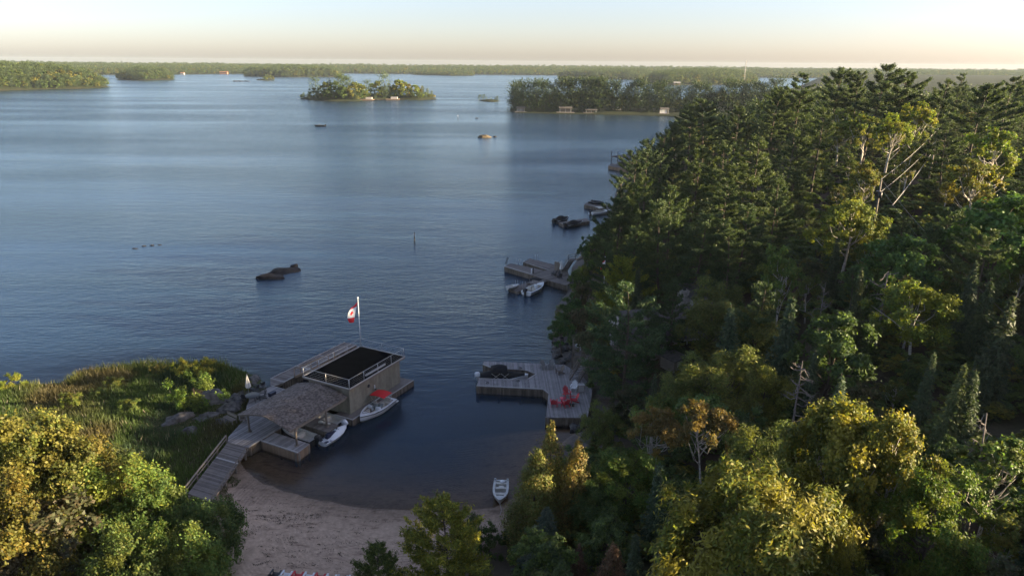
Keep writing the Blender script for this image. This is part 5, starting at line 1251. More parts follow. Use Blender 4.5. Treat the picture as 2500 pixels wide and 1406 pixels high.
def parasol(x, y, z, h, label, col, lean=0):
    e = empty('parasol', (x, y, z), 0, label, 'parasol')
    b = MB(); b.tube([(x, y, z), (x, y, z + h)], .03, 6); b.build('pole', M['rail'], e)
    b = MB(); vs = []
    n = 10
    for k, (zz, r) in enumerate([(h * .38, .34), (h * .5, .30), (h * .75, .16), (h * .98, .03)]):
        for i in range(n):
            a = 6.283 * i / n; rr_ = r * (1 if i % 2 else .62); vs.append((x + math.cos(a) * rr_ + lean * (h - zz), y + math.sin(a) * rr_, z + zz))
    b.add(vs, [(k * n + i, k * n + (i + 1) % n, (k + 1) * n + (i + 1) % n, (k + 1) * n + i) for k in range(3) for i in range(n)]); b.build('canopy', M['paint'], e).color = (*col, 1)
    b = MB(); b.disc((x, y, z + .05), .28, .1, 12); b.build('foot', M['dark'], e)
RED, CHAR, GREY, WHT, BRN = (.60, .03, .045), (.035, .037, .045), (.22, .21, .20), (.85, .86, .88), (.16, .12, .095)
def at(u, v, z): p = G(u, v, z); return p[0], p[1]
# furniture on the boathouse deck
x, y = at(637, 948, .92); chair(x, y, .92, math.radians(60), CHAR, 'charcoal deck chair nearest the water beside the closed parasol')
x, y = at(622, 956, .92); chair(x, y, .92, math.radians(70), CHAR, 'charcoal deck chair next to the cream parasol')
x, y = at(608, 964, .92); parasol(x, y, .92, 2.5, 'closed cream parasol on the boathouse deck', (.66, .63, .58))
x, y = at(643, 955, .92); round_table(x, y, .92, .42, .55, CHAR, 'round dark side table beside the charcoal chairs')
x, y = at(618, 979, .92); round_table(x, y, .92, .75, .72, (.07, .075, .08), 'large dark dining table under the parasol')
for (u, v, a, lb) in [(598, 975, 0, 'dark dining chair left of the large dark table'), (625, 970, 170, 'dark dining chair behind the large dark table'), (640, 973, 120, 'dark dining chair between the two dark tables')]:
    x, y = at(u, v, .92); chair(x, y, .92, math.radians(a), CHAR, lb, s=.9)
x, y = at(665, 966, .92)
e = empty('cooler', (x, y, .92), BANG, 'navy blue cooler box at the edge of the shelter roof', 'cooler'); b = MB(); b.box((0, 0, .2), (.75, .42, .4)); b.build('body', M['navy'], e, world=False); b = MB(); b.box((0, 0, .425), (.78, .45, .05)); b.build('lid', M['navy'], e, world=False)
# brown bench set at the lower end
x, y = at(562, 1030, .92)
e = empty('bench', (x, y, .92), math.radians(-35), 'brown wooden bench at the lower end of the boathouse deck', 'bench')
b = MB()
for i in range(4): b.box((0, -.2 + i * .13, .44), (1.6, .11, .04))
b.build('seat', M['timber'], e, world=False)
b = MB()
for i in range(3): b.box((0, .3, .6 + i * .14), (1.6, .04, .11))
b.build('backrest', M['timber'], e, world=False)
for sx in (-.7, .7):
    for sy in (-.2, .28): b = MB(); b.box((sx, sy, .21), (.08, .08, .42)); b.build('leg', M['timber'], e, world=False)
x, y = at(594, 1030, .92); chair(x, y, .92, math.radians(200), BRN, 'brown deck chair beside the wooden bench', s=.95)
x, y = at(601, 1014, .92); square_table(x, y, .92, .8, .5, .45, BRN, 'small brown table under the shelter eave', BANG)
b = MB(); lf = empty('lounge_cushions', BL(-2.9, 2.6, .9), 0, 'pile of white cushions and fenders on the middle finger dock', 'cushions')
for i, (da, db, dz) in enumerate([(0, 0, .12), (.1, -.5, .12), (-.2, -.25, .34), (.15, -.85, .1)]):
    b = MB(); q = BL(-2.9 + da, 1.55 + db, 0); b.tube([(q[0] - .22, q[1], .9 + dz), (q[0], q[1] + .05, .9 + dz + .03), (q[0] + .22, q[1], .9 + dz)], [.09, .15, .09], 8); b.build('cushion', M['offwhite'], lf)

# ------------------------------------------------------------------ boats
def hull_pts(L, B, free=.62, bowrise=.25, keel=-.28, n=15, stern=.92, full=2.3):
    S = []
    for i in range(n):
        t = i / (n - 1); x = -L / 2 + L * t; k = max(0, (t - .38) / .62)
        hb = B / 2 * (stern + (1 - stern) * min(1, t / .35)) * (1 - k ** full) + .02
        zs = free + bowrise * t ** 2; zc = .10 + .35 * k ** 3; zk = keel * (1 - k ** 4) + .30 * k ** 4
        hc = hb * (.84 - .35 * k ** 2); S.append((x, hb, hc, zs, zc, zk))
    return S
def boat_base(name, label, L, B, x, y, rz, hull_m='white', deck_m='white', free=.62, bowrise=.25, fore=.58, stripe=None, floor_m='offwhite', stern=.92, full=2.3, cat='boat', z=0.0, aft=.06):
    e = empty(name, (x, y, z), rz, label, cat); S = hull_pts(L, B, free, bowrise, stern=stern, full=full)
    b = MB(); P = [[(X, -hb, zs), (X, -(hb * .985), zs - .12), (X, -hc, zc), (X, 0, zk), (X, hc, zc), (X, hb * .985, zs - .12), (X, hb, zs)] for X, hb, hc, zs, zc, zk in S]
    b.grid(P); b.add(P[0], [(0, 1, 2, 3, 4, 5, 6)]); b.build('hull', M[hull_m], e, world=False)
    if stripe:
        b = MB()
        for s in (-1, 1): b.grid([[(X, s * (hb * 1.0 + .012), zs - .05), (X, s * (hb * .995 + .012), zs - .14)] for X, hb, hc, zs, zc, zk in S])
        b.build('rub_rail', M[stripe], e, world=False)
    b = MB(); k0 = int(fore * (len(S) - 1)); ka = max(1, int(round(aft * (len(S) - 1))))
    b.grid([[(X, -hb, zs + .004), (X, 0, zs + .05), (X, hb, zs + .004)] for X, hb, hc, zs, zc, zk in S[k0:]])
    for s in (-1, 1): b.grid([[(X, s * hb, zs + .004), (X, s * (hb - .20), zs + .02)] for X, hb, hc, zs, zc, zk in S[:k0 + 1]], False)
    b.grid([[(X, -hb, zs + .004), (X, 0, zs + .02), (X, hb, zs + .004)] for X, hb, hc, zs, zc, zk in S[:ka + 1]])
    b.build('deck', M[deck_m], e, world=False)
    b = MB(); b.grid([[(X, -(hb - .20), zs + .015), (X, -(hb - .26), .22), (X, (hb - .26), .22), (X, hb - .20, zs + .015)] for X, hb, hc, zs, zc, zk in S[ka:k0 + 1]], False)
    X, hb, hc, zs, zc, zk = S[k0]; b.add([(X, -(hb - .2), zs + .03), (X, -(hb - .26), .22), (X, hb - .26, .22), (X, hb - .2, zs + .03)], [(0, 1, 2, 3)])
    b.build('cockpit', M[floor_m], e, world=False)
    return e, S
def seat(e, x, y, w=.5, d=.5, back=True, m='offwhite', name='seat', z=.22):
    b = MB(); b.box((x, y, z + .2), (d, w, .4), top=.94)
    if back: b.box((x - d * .42, y, z + .58), (.12, w, .5), top=.9)
    b.build(name, M[m], e, world=False)
def outboard(e, x, m='dark', tilt=0.0, s=1.0, y=0, z=.55):
    o = empty('outboard_motor', (x, y, z)); o.parent = e; o.rotation_euler = (0, -tilt, 0); o.scale = (s, s, s)
    b = MB(); b.box((-.22, 0, .32), (.58, .38, .30), top=.92); b.box((-.22, 0, .53), (.52, .34, .13), top=.6); b.build('cowl', M[m], o, world=False)
    b = MB(); b.box((-.20, 0, -.20), (.26, .16, .78), top=1.25); b.box((-.22, 0, -.62), (.5, .10, .14)); b.tube([(-.46, 0, -.62), (-.58, 0, -.62)], [.10, .13], 8); b.build('leg', M['alu' if m != 'dark' else m], o, world=False)
def bimini(e, x0, x1, w, z, m, leg=.62, arch=.12, name='canopy'):
    b = MB()
    for dz in (0, -.03): b.grid([[(x0 + (x1 - x0) * i / 6, -w / 2 + w * j / 8, z + dz + arch * math.sin(math.pi * j / 8) + .06 * math.sin(math.pi * i / 6)) for j in range(9)] for i in range(7)])
    b.build(name, M[m], e, world=False)
    b = MB()
    for s in (-1, 1):
        for xx_ in (x0 + .05, x1 - .05): b.tube([((x0 + x1) / 2, s * w / 2, leg), (xx_, s * w / 2, z)], .018, 5)
    b.build('canopy_frame', M['alu'], e, world=False)
def windshield(e, x, w, z, rake=.35, h=.42):
    b = MB(); n = 8; lo = []; hi = []
    for j in range(n + 1):
        k = j / n * 2 - 1; lo.append((x + .45 * (1 - k * k) - .25, k * w / 2, z)); hi.append((x + .45 * (1 - k * k) - .25 - rake, k * w / 2 * .92, z + h))
    b.grid([lo, hi]); b.build('windshield', M['glass'], e, world=False)
    b = MB()
    for p, q in zip(hi[:-1], hi[1:]): b.tube([p, q], .018, 4)
    b.build('windshield_frame', M['alu'], e, world=False)
def cover(e, S, m, hump, name='boat_cover', k0=0, k1=None):
    """tarpaulin stretched over the deck; hump(t) gives the ridge height"""
    b = MB(); rows = []
    for i, (X, hb, hc, zs, zc, zk) in enumerate(S[k0:k1]):
        t = (i + k0) / (len(S) - 1); r = []
        for j in range(9):
            k = j / 4 - 1; r.append((X, k * (hb + .03), zs - .06 + (hump(t)) * (1 - abs(k) ** 2.2) + .06 * (1 - k * k)))
        rows.append(r)
    b.grid(rows); b.add(rows[0], [tuple(range(9))]); b.build(name, M[m], e, world=False)
# bowrider with the red top
bow = np.array(G(877, 1016, .85)); ster = bow[:2] + BE1 * 5.3
cx_, cy_ = (bow[:2] + ster) / 2; rzb = math.atan2(bow[1] - ster[1], bow[0] - ster[0])
e, S = boat_base('bowrider_boat', 'white bowrider with a bright red canopy moored at the tan boathouse', 5.4, 2.1, cx_, cy_, rzb + .05, stripe='dark', fore=.80, free=.66, bowrise=.22)
windshield(e, .15, 1.75, .72); bimini(e, -1.9, -.35, 1.85, 1.75, 'red')
seat(e, -.45, .45); seat(e, -.45, -.45); seat(e, -1.7, 0, 1.5, .5); seat(e, 1.0, .42, .3, .9, False); seat(e, 1.0, -.42, .3, .9, False)
b = MB(); b.box((.15, .5, .62), (.35, .6, .5), top=.8); b.box((.15, -.5, .62), (.35, .6, .5), top=.8); b.build('dashboard', M['white'], e, world=False)
b = MB(); b.box((-2.95, 0, .18), (.55, 1.7, .08)); b.build('swim_platform', M['white'], e, world=False)
b = MB(); b.tube([(1.55, .30, .92), (1.95, .22, .97), (2.2, 0, 1.0), (1.95, -.22, .97), (1.55, -.30, .92)], .02, 5); b.build('bow_rail', M['dark'], e, world=False)
for sx in (-1.4, .6):
    b = MB(); b.tube([(sx, -1.1, .25), (sx, -1.1, .62)], .09, 8); b.build('fender', M['dark'], e, world=False)
# jet ski
p = (np.array(G(787, 1077, .35)[:2]) + np.array(G(846, 1048, .35)[:2])) / 2
def jetski(name, label, x, y, rz, hull='white', acc='navy', s=1.0, z=0):
    e = empty(name, (x, y, z), rz, label, 'jet ski'); e.scale = (s, s, s); S = hull_pts(3.3, 1.2, .36, .16, -.1, 11, .96, 2.6)
    b = MB(); P = [[(X, -hb, zs), (X, -hc, zc), (X, 0, zk), (X, hc, zc), (X, hb, zs)] for X, hb, hc, zs, zc, zk in S]; b.grid(P); b.add(P[0], [(0, 1, 2, 3, 4)]); b.build('hull', M[hull], e, world=False)
    b = MB(); b.grid([[(X, -hb, zs + .004), (X, -hb * .5, zs + .05 + .30 * (0 if i < 3 else math.sin((i - 2) / 8.5 * 3.0))), (X, 0, zs + .06 + .40 * (0 if i < 3 else math.sin((i - 2) / 8.5 * 3.0))), (X, hb * .5, zs + .05 + .30 * (0 if i < 3 else math.sin((i - 2) / 8.5 * 3.0))), (X, hb, zs + .004)] for i, (X, hb, hc, zs, zc, zk) in enumerate(S)]); b.build('deck', M[hull], e, world=False)
    b = MB(); b.box((-.45, 0, .66), (1.35, .36, .30), top=.8); b.box((-.75, 0, .86), (.6, .34, .12), top=.8); b.build('seat', M[acc], e, world=False)
    b = MB(); b.box((-1.42, 0, .40), (.42, .95, .03)); b.build('rear_tray', M[acc], e, world=False)
    b = MB()
    for sd_ in (-1, 1): b.box((-.35, sd_ * .48, .39), (1.5, .17, .03))
    b.build('footwell', M[acc], e, world=False)
    b = MB(); b.tube([(.35, 0, .7), (.28, 0, .98)], .06, 6); b.tube([(.2, -.36, 1.0), (.3, 0, 1.0), (.2, .36, 1.0)], .025, 5); b.build('handlebar', M['dark'], e, world=False)
    return e
jetski('jet_ski', 'white and navy jet ski floating beside the middle finger dock', p[0], p[1], BANG + math.radians(-2), s=1.05)
# two boats parked under the shelter
for nm, lab, a, mo, hm_ in (('runabout_boat', 'runabout with raised white outboard parked under the far half of the shelter', -1.25, 'white', 'dark'), ('fishing_boat', 'dark fishing boat with black outboard parked under the near half of the shelter', -5.1, 'dark', 'dark')):
    q = BL(a, 2.6); e, S = boat_base(nm, lab, 4.6, 1.65, q[0], q[1], BANG + math.pi / 2, hull_m=hm_, deck_m='alu', fore=.7); outboard(e, -2.35, mo, .75 if mo == 'white' else .3, 1.1)
    seat(e, -.3, 0, 1.2, .4, False); seat(e, .6, 0, 1.1, .35, False)
    b = MB(); b.tube([(-.9, .7, .7), (1.2, .55, .75)], .03, 5); b.build('oar', M['rim'], e, world=False)

# ------------------------------------------------------------------ dock with red chairs
DB = [(-3.95, 73.0), (3.6, 72.25), (4.15, 71.2), (3.65, 65.75), (7.95, 65.7), (8.6, 69), (9.2, 72.5), (8.4, 76), (6.5, 79.2), (-3.45, 80.1), (-3.5, 79.0), (-2.6, 78.2), (-.2, 77.75), (1.2, 77.6), (2.0, 77.3), (2.9, 76.3), (1.7, 74.75), (-3.75, 75.0)]
db = dock('sun_deck', 'grey plank dock with a notched boat slip and red chairs', DB, .9, math.radians(92), wet=(0, 1, 2, 3, 9, 10, 11, 12, 13, 14, 15, 16, 17), rim=(0, 1, 10, 15, 16))
e, S = boat_base('covered_boat', 'white boat under a black cover in the slip of the red chair dock', 5.7, 2.35, -.85, 76.35, math.radians(3), stripe=None, fore=.9)
cover(e, S, 'black', lambda t: .55 * math.exp(-((t - .33) / .30) ** 2) + .18, k0=0, k1=14)
b = MB(); rows = []
for i in range(9):
    X = -1.55 + 1.9 * i / 8; rows.append([(X, -1.0 + 2.0 * j / 8 + .0, 1.5 + .55 * math.sin(math.pi * j / 8) ** .6 * math.sin(math.pi * (i + .8) / 9.6) ** .6) for j in range(9)])
b.grid(rows); rows2 = [[(p_[0], p_[1], .85) for p_ in r_] for r_ in (rows[0], rows[-1])]
b.grid([rows[0], rows2[0]]); b.grid([rows[-1], rows2[1]]); b.grid([[r_[0] for r_ in rows], [(r_[0][0], r_[0][1], .8) for r_ in rows]]); b.grid([[r_[-1] for r_ in rows], [(r_[-1][0], r_[-1][1], .8) for r_ in rows]])
b.build('canopy_cover', M['black'], e, world=False)
b = MB()
for x0_, x1_ in ((-1.5, -.5), (-.4, .5)): b.tube([(x0_, -1.19, .72), (x1_, -1.10, 1.45)], .02, 5); b.tube([(x1_, -1.19, .72), (x0_, -1.10, 1.45)], .02, 5)
b.build('canopy_frame', M['alu'], e, world=False); outboard(e, -2.9, 'white', .1, 1.1)
for k, (u, v, a, c, lab) in enumerate([(1327, 900, 200, GREY, 'grey deck chair at the far edge of the red chair dock, leftmost'), (1346, 899, 170, GREY, 'tall backed grey deck chair at the far edge of the red chair dock'), (1366, 912, 120, BRN, 'brown deck chair turned sideways by the bank'), (1401, 952, 165, WHT, 'white deck chair standing alone behind the red ones'),
                                       (1384, 966, 200, RED, 'red deck chair facing the red table from behind'), (1400, 981, 100, RED, 'red deck chair on the right of the red table'), (1381, 990, 20, RED, 'red deck chair in front of the red table, back turned'), (1352, 989, -5, RED, 'red deck chair at the left end of the group')]):
    x, y = at(u, v, .92); chair(x, y, .92, math.radians(a), c, lab)
x, y = at(1374, 982, .92); round_table(x, y, .92, .36, .5, (.66, .07, .11), 'round red table in the ring of red chairs')
x, y = at(1366, 991, .92); square_table(x, y, .92, .5, .45, .42, (.62, .05, .09), 'small red footstool between two red chairs')
for lab, (u, v) in (('black bucket on the dock behind the red chairs, left one', (1391, 990)), ('black bucket on the dock behind the red chairs, right one', (1399, 991))):
    x, y = at(u, v, .92); e = empty('bucket', (x, y, .92), 0, lab, 'bucket'); b = MB(); b.tube([(x, y, .92), (x, y, 1.2)], [.13, .17], 10); b.build('body', M['dark'], e); b = MB(); b.tube([(x - .17, y, 1.2), (x, y, 1.32), (x + .17, y, 1.2)], .012, 4); b.build('handle', M['rail'], e)
x, y = at(1418, 955, .92); e = empty('drinks_cabinet', (x, y, .92), .1, 'small grey storage cabinet at the foot of the stairs', 'cabinet'); b = MB(); b.box((0, 0, .4), (.7, .5, .8)); b.build('body', M['timber'], e, world=False); b = MB(); b.box((0, -.27, .4), (.6, .03, .7)); b.build('door', M['rim'], e, world=False); b = MB(); b.box((0, 0, .82), (.78, .58, .04)); b.build('top', M['rim'], e, world=False)
for lab, (u, v) in (('coiled mooring line by the covered boat stern', (1190, 935)), ('mooring line lying near the slip mouth', (1265, 930)), ('mooring line on the far arm of the slip', (1271, 899))):
    x, y = at(u, v, .92); b = MB(); pts = [(x + .12 * math.cos(i * .9) * (1 + i * .06), y + .12 * math.sin(i * .9) * (1 + i * .06), .925 + .001 * i) for i in range(16)] + [(x - .3, y + .6, .93)]; b.tube(pts, .018, 4); tag(b.build('mooring_line', M['dark']), lab, 'rope')
# lookout deck and stairs left of the cottage
lz = 3.0; LK = [at(1402, 868, lz), at(1440, 868, lz), at(1446, 845, lz), at(1405, 838, lz), at(1398, 850, lz)]
lk = dock('lookout_deck', 'small railed lookout deck on the rocky bank above the red chair dock', LK, lz, 0, 'deck', mt='plank_old')
b = MB(); rail_run(b, [(*LK[1], lz), (*LK[0], lz), (*LK[4], lz), (*LK[3], lz), (*LK[2], lz)], .95, .07, .09, sp=.5); b.build('railing', M['timber'], lk)
b = MB()
for p_ in LK: b.box((p_[0], p_[1], lz / 2 - .2), (.16, .16, lz))
b.build('stilts', M['timber'], lk)
x, y = at(1414, 852, lz); chair(x, y, lz, math.radians(150), WHT, 'white deck chair on the small railed lookout deck')
ss = empty('bank_stair', (9.0, 76, 0), 0, 'grey wooden stair from the red chair dock up to the lookout deck', 'stairs'); b = MB()
s0 = Vector((*at(1402, 930, .95), .95)); s1 = Vector((LK[1][0], LK[1][1], lz))
for i in range(11): c = s0 + (s1 - s0) * (i / 10); b.box((c.x, c.y, c.z), (.95, .30, .05), .5)
b.build('treads', M['plank'], ss, kind='stuff'); b = MB(); sdv = Vector((.5, -.3, 0))
for sg_ in (-1, 1): b.beam(s0 + sdv * sg_, s1 + sdv * sg_, .06, .24)
b.build('stringer', M['timber'], ss); b = MB(); rail_run(b, [s0 - sdv, s1 - sdv], .9, .07, .08); rail_run(b, [s0 + sdv, s1 + sdv], .9, .07, .08); b.build('handrail', M['timber'], ss)

# ------------------------------------------------------------------ cottage among the pines
HA = math.radians(12); hx, hy = 18.5, 81.0; hzb = hz(hx - 3, hy) + .2
ho = empty('cottage', (hx, hy, hzb), HA, 'grey roofed lakeside cottage half hidden by pines', 'house')
def part(nm, m, fn, par=ho, kind=None):
    b = MB(); fn(b); o = b.build(nm, M[m], par, world=False)
    if kind: o['kind'] = kind
    return o
part('wall', 'house_wall', lambda b: (b.box((0, 0, 1.2), (11, 8, 3.4)), b.add([(-5.5, -4, 2.9), (-5.5, 4, 2.9), (-5.5, 0, 4.9), (5.5, -4, 2.9), (5.5, 4, 2.9), (5.5, 0, 4.9)], [(0, 1, 2), (3, 5, 4)])))
def roofs(b):
    for s in (-1, 1):
        P_ = [(-6.1, s * 4.7, 2.62), (6.1, s * 4.7, 2.62), (6.1, 0, 4.98), (-6.1, 0, 4.98)]; b.hexa([(x_, y_, z_) for x_, y_, z_ in P_] + [(x_, y_, z_ + .16) for x_, y_, z_ in P_])
hr = part('roof', 'roof_grey', roofs)
part('eave', 'rim', lambda b: [b.beam((-6.15, s * 4.74, 2.66), (6.15, s * 4.74, 2.66), .05, .2) for s in (-1, 1)] , hr)
def chim(b):
    zc = 2.9
    while zc < 6.4:
        b.box((3.4, 1.8, zc + .14), (1.0 + random.uniform(-.04, .04), .8 + random.uniform(-.04, .04), .27)); zc += .28
    b.box((3.4, 1.8, 6.5), (1.15, .95, .14))
ck = part('chimney', 'stone', chim); part('flue', 'dark', lambda b: b.tube([(3.4, 1.8, 6.55), (3.4, 1.8, 6.95)], .2, 10), ck)
for i, (x_, w_) in enumerate([(-4, 1.4), (-1.6, 1.6), (1.4, 1.6), (4, 1.2)]):
    wo_ = part('window', 'glass', lambda b: b.box((x_, -4.03, 1.7), (w_, .05, 1.3)))
    part('frame', 'white', lambda b: [b.box((x_ + dx_, -4.05, 1.7 + dz_), (a_, .06, c_)) for dx_, dz_, a_, c_ in ((0, .68, w_ + .12, .09), (0, -.68, w_ + .12, .09), (w_ / 2 + .02, 0, .08, 1.4), (-w_ / 2 - .02, 0, .08, 1.4), (0, 0, .05, 1.3))], wo_)
for y_ in (-2, 1.5):
    wo_ = part('window', 'glass', lambda b: b.box((-5.53, y_, 1.6), (.05, 1.6, 1.3)))
    part('frame', 'white', lambda b: [b.box((-5.55, y_ + dy_, 1.6 + dz_), (.06, a_, c_)) for dy_, dz_, a_, c_ in ((0, .68, 1.7, .09), (0, -.68, 1.7, .09), (.82, 0, .08, 1.4), (-.82, 0, .08, 1.4))], wo_)
dz0 = 3.9
TD = [at(1490, 862, dz0), at(1612, 868, dz0), at(1617, 842, dz0), at(1500, 838, dz0)]
td = dock('cottage_deck', 'raised brown deck with railing below the cottage', TD, dz0, .1, 'deck', mt='plank_old')
b = MB(); rail_run(b, [(*TD[0], dz0), (*TD[1], dz0), (*TD[2], dz0)], .95, .08, .1, sp=.9); b.build('railing', M['timber'], td)
b = MB()
for p_ in TD: b.box((p_[0], p_[1], dz0 / 2), (.18, .18, dz0 - .1))
b.build('stilts', M['timber'], td)
x, y = at(1640, 905, 2.9); zs_ = hz(x, y)
se = empty('shed', (x, y, zs_), .55, 'little grey plank shed with sloping roof below the cottage', 'shed')
part('wall', 'timber', lambda b: b.box((0, 0, .65), (1.6, 2.2, 1.5)), se); part('roof', 'roof_grey', lambda b: b.hexa([(-1, -1.35, 1.32), (1, -1.35, 1.62), (1, 1.35, 1.62), (-1, 1.35, 1.32), (-1, -1.35, 1.42), (1, -1.35, 1.72), (1, 1.35, 1.72), (-1, 1.35, 1.42)]), se); part('door', 'rim', lambda b: b.box((0, -1.12, .6), (.7, .05, 1.25)), se)
# annex roof right of the cottage
x, y = at(1700, 760, 6.5); an = empty('garage', (x + 1.0, y + 1.5, hz(x, y)), HA + .15, 'grey roofed outbuilding right of the cottage', 'outbuilding')
part('wall', 'house_wall', lambda b: b.box((0, 0, 1.0), (4.6, 4.2, 2.8)), an); part('roof', 'roof_grey', lambda b: b.hexa([(-2.7, -2.5, 2.15), (2.7, -2.5, 2.15), (2.7, 2.5, 2.95), (-2.7, 2.5, 2.95), (-2.7, -2.5, 2.32), (2.7, -2.5, 2.32), (2.7, 2.5, 3.12), (-2.7, 2.5, 3.12)]), an); part('door', 'rim', lambda b: b.box((0, -2.13, .9), (2.4, .05, 1.9)), an)
# small flagpole by the far docks
x, y = at(1474, 700, 3.5); zb_ = hz(x, y); fe = empty('flagpole', (x, y, zb_), 0, 'short white flagpole on the bank above the far docks', 'flagpole')
d_ = ray(1475, 628); zt_ = CAM_H + d_[2] * (y / d_[1]); b = MB(); b.tube([(x, y, zb_), (x, y, zt_)], .05, 6); b.build('pole', M['white'], fe); b = MB(); b.disc((x, y, zt_ + .05), .08, .1, 8); b.build('finial', M['white'], fe)
flag('flag', 'small limp red and white flag on the short flagpole', (x + .12, y), zt_ - .3, .62)

# ------------------------------------------------------------------ U shaped docks farther up the shore
z = .9
p1 = dock('pier', 'upper arm of the U shaped docks up the shore', G2([(1277, 640), (1294, 631), (1352, 646), (1338, 660)], z), z, math.radians(-45), wet=(0, 1, 3), rim=(3,), mt='plank_old')
p2 = dock('pier', 'lower arm of the U shaped docks, with ladders', G2([(1231, 651), (1246, 643), (1314, 657), (1326, 660), (1298, 671)], z), z, math.radians(-45), wet=(0, 1, 4), rim=(4,), mt='plank_old')
p3 = dock('landing', 'root landing of the U shaped docks against the bank', G2([(1338.6, 660), (1352.6, 646.5), (1385, 655), (1392, 690), (1383, 697), (1345, 686), (1298.6, 672), (1326.6, 661)], z), z + .006, math.radians(40), wet=(4, 5), mt='plank_old')
gp = dock('gangway', 'short gangway bridging the landing and the floating dock', G2([(1320, 675.5), (1344, 680.5), (1316, 693), (1286, 689)], z), z - .12, math.radians(-25), mt='plank_old')
fl = dock('floating_dock', 'low floating dock with a white fishing boat tied alongside', G2([(1241, 704), (1263, 712), (1284, 704), (1300, 695), (1286, 690)], .45), .45, math.radians(35), wet=(0, 1, 4), mt='plank_old', depth=-.1)
def ladder(u, v, z, lab, h=1.1):
    x, y = at(u, v, z); e = empty('swim_ladder', (x, y, z), 0, lab, 'ladder')
    for s in (-.2, .2):
        b = MB(); b.tube([(x + s, y + .1, -.4), (x + s, y + .1, z + h), (x + s, y - .2, z + h + .05), (x + s, y - .28, z)], .022, 5); b.build('rail', M['rail'], e)
    b = MB()
    for k in range(4): b.tube([(x - .2, y + .1, -.2 + k * .3), (x + .2, y + .1, -.2 + k * .3)], .018, 4)
    b.build('rungs', M['rail'], e)
for u, v, zz, lab in [(1309, 636, .9, 'swim ladder on the upper arm of the U docks'), (1263, 647, .9, 'swim ladder at the middle of the lower arm, left one'), (1269, 648, .9, 'swim ladder at the middle of the lower arm, right one'), (1261, 700, .45, 'swim ladder at the outer corner of the floating dock'), (1279, 703, .45, 'swim ladder beside the white fishing boat')]: ladder(u, v, zz, lab)
x, y = at(1240, 646, .9); e = empty('diving_steps', (x, y, .9), .5, 'dark folding boarding steps at the outer end of the lower arm', 'steps'); b = MB(); b.beam((-.3, 0, 0), (.1, 0, 1.3), .04, .06); b.beam((-.3, .5, 0), (.1, .5, 1.3), .04, .06); b.build('rail', M['dark'], e, world=False); b = MB()
for k in range(4): b.box((-.25 + .1 * k, .25, .2 + .33 * k), (.2, .5, .04))
b.build('treads', M['dark'], e, world=False)
for u, v, h, lab, m_ in [(1302, 668, 1.0, 'dark mooring post on the lower arm', 'dark'), (1297.5, 667, .75, 'white mooring post next to the dark one', 'white')]:
    x, y = at(u, v, .9); e = empty('mooring_post', (x, y, .9), 0, lab, 'post'); b = MB(); b.tube([(x, y, .5), (x, y, .9 + h)], .10, 8); b.build('shaft', M[m_], e); b = MB(); b.disc((x, y, .93 + h), .13, .07, 8); b.build('cap', M[m_], e)
x, y = at(1370, 670, .9); parasol(x, y, .9, 2.6, 'closed white parasol on the root landing of the U docks', (.75, .74, .72))
for u, v, a, lab in [(1353, 672, 60, 'dark chair on the landing, left one'), (1361, 675, 130, 'dark chair on the landing, nearest the parasol'), (1366, 679, 20, 'dark chair on the landing, front one')]: x, y = at(u, v, .92); chair(x, y, .92, math.radians(a), CHAR, lab)
x, y = at(1362, 662, .9); e = empty('wood_screen', (x, y, .9), .6, 'dark wooden privacy screen at the back of the landing', 'screen')
for i in range(5): part('slat', 'timber', lambda b: b.box((0, -.8 + i * .4, .8), (.06, .36, 1.6)), e)
part('post', 'timber', lambda b: b.box((.08, 0, .9), (.1, .1, 1.8)), e)
bc = (np.array(at(1283, 713, .3)) + np.array(at(1318, 697, .3))) / 2; dv = np.array(at(1320, 696, .3)) - np.array(at(1283, 714, .3))
e, S = boat_base('fishing_boat', 'white fishing boat with black canopy tied to the floating dock', 5.6, 2.1, bc[0] + .35, bc[1] - .35, math.atan2(dv[1], dv[0]), stripe='dark', fore=.76)
bimini(e, -.3, 1.0, 1.9, 1.95, 'black'); seat(e, -.9, .4); seat(e, -.9, -.4); b = MB(); b.box((.3, 0, .65), (.5, .7, .8), top=.75); b.build('console', M['white'], e, world=False); outboard(e, -2.85, 'dark', 0, 1.25)
p_ = at(1253, 704, .5); e, S = boat_base('tender', 'little grey tender pulled up on the floating dock', 2.4, 1.1, p_[0], p_[1], .6, hull_m='alu', deck_m='alu', free=.4, bowrise=.1, z=.55); seat(e, 0, 0, .9, .25, False, 'alu', z=.1)
# timber stair climbing from the landing
st2 = empty('shore_stair', (*at(1380, 655, 1), 0), 0, 'timber stair with railing climbing the bank above the U docks', 'stairs')
q0 = Vector((*at(1378, 660, 1.0), 1.0)); q1 = Vector((*at(1395, 634, 3.0), 3.0)); q2 = Vector((*at(1412, 632, 3.2), 3.2)); q3 = Vector((*at(1450, 606, 6.0), 6.0))
b = MB()
for a_, c_ in ((q0, q1), (q2, q3)):
    for i in range(12): c = a_ + (c_ - a_) * (i / 11); b.box((c.x, c.y, c.z), (1.1, .32, .05), .8)
c = (q1 + q2) / 2; b.box((c.x, c.y, c.z - .03), (1.8, 1.4, .06), .2); b.build('treads', M['plank_old'], st2, kind='stuff')
b = MB(); of = Vector((-.5, -.4, 0)); rail_run(b, [q0 + of, q1 + of, q2 + of, q3 + of], 1.0, .09, .1); b.build('railing', M['timber'], st2)
b = MB()
for a_, c_ in ((q0, q1), (q2, q3)):
    for sg_ in (-1, 1): b.beam(a_ + of * sg_ * .9 - Vector((0, 0, .12)), c_ + of * sg_ * .9 - Vector((0, 0, .12)), .06, .26)
b.build('stringer', M['timber'], st2)

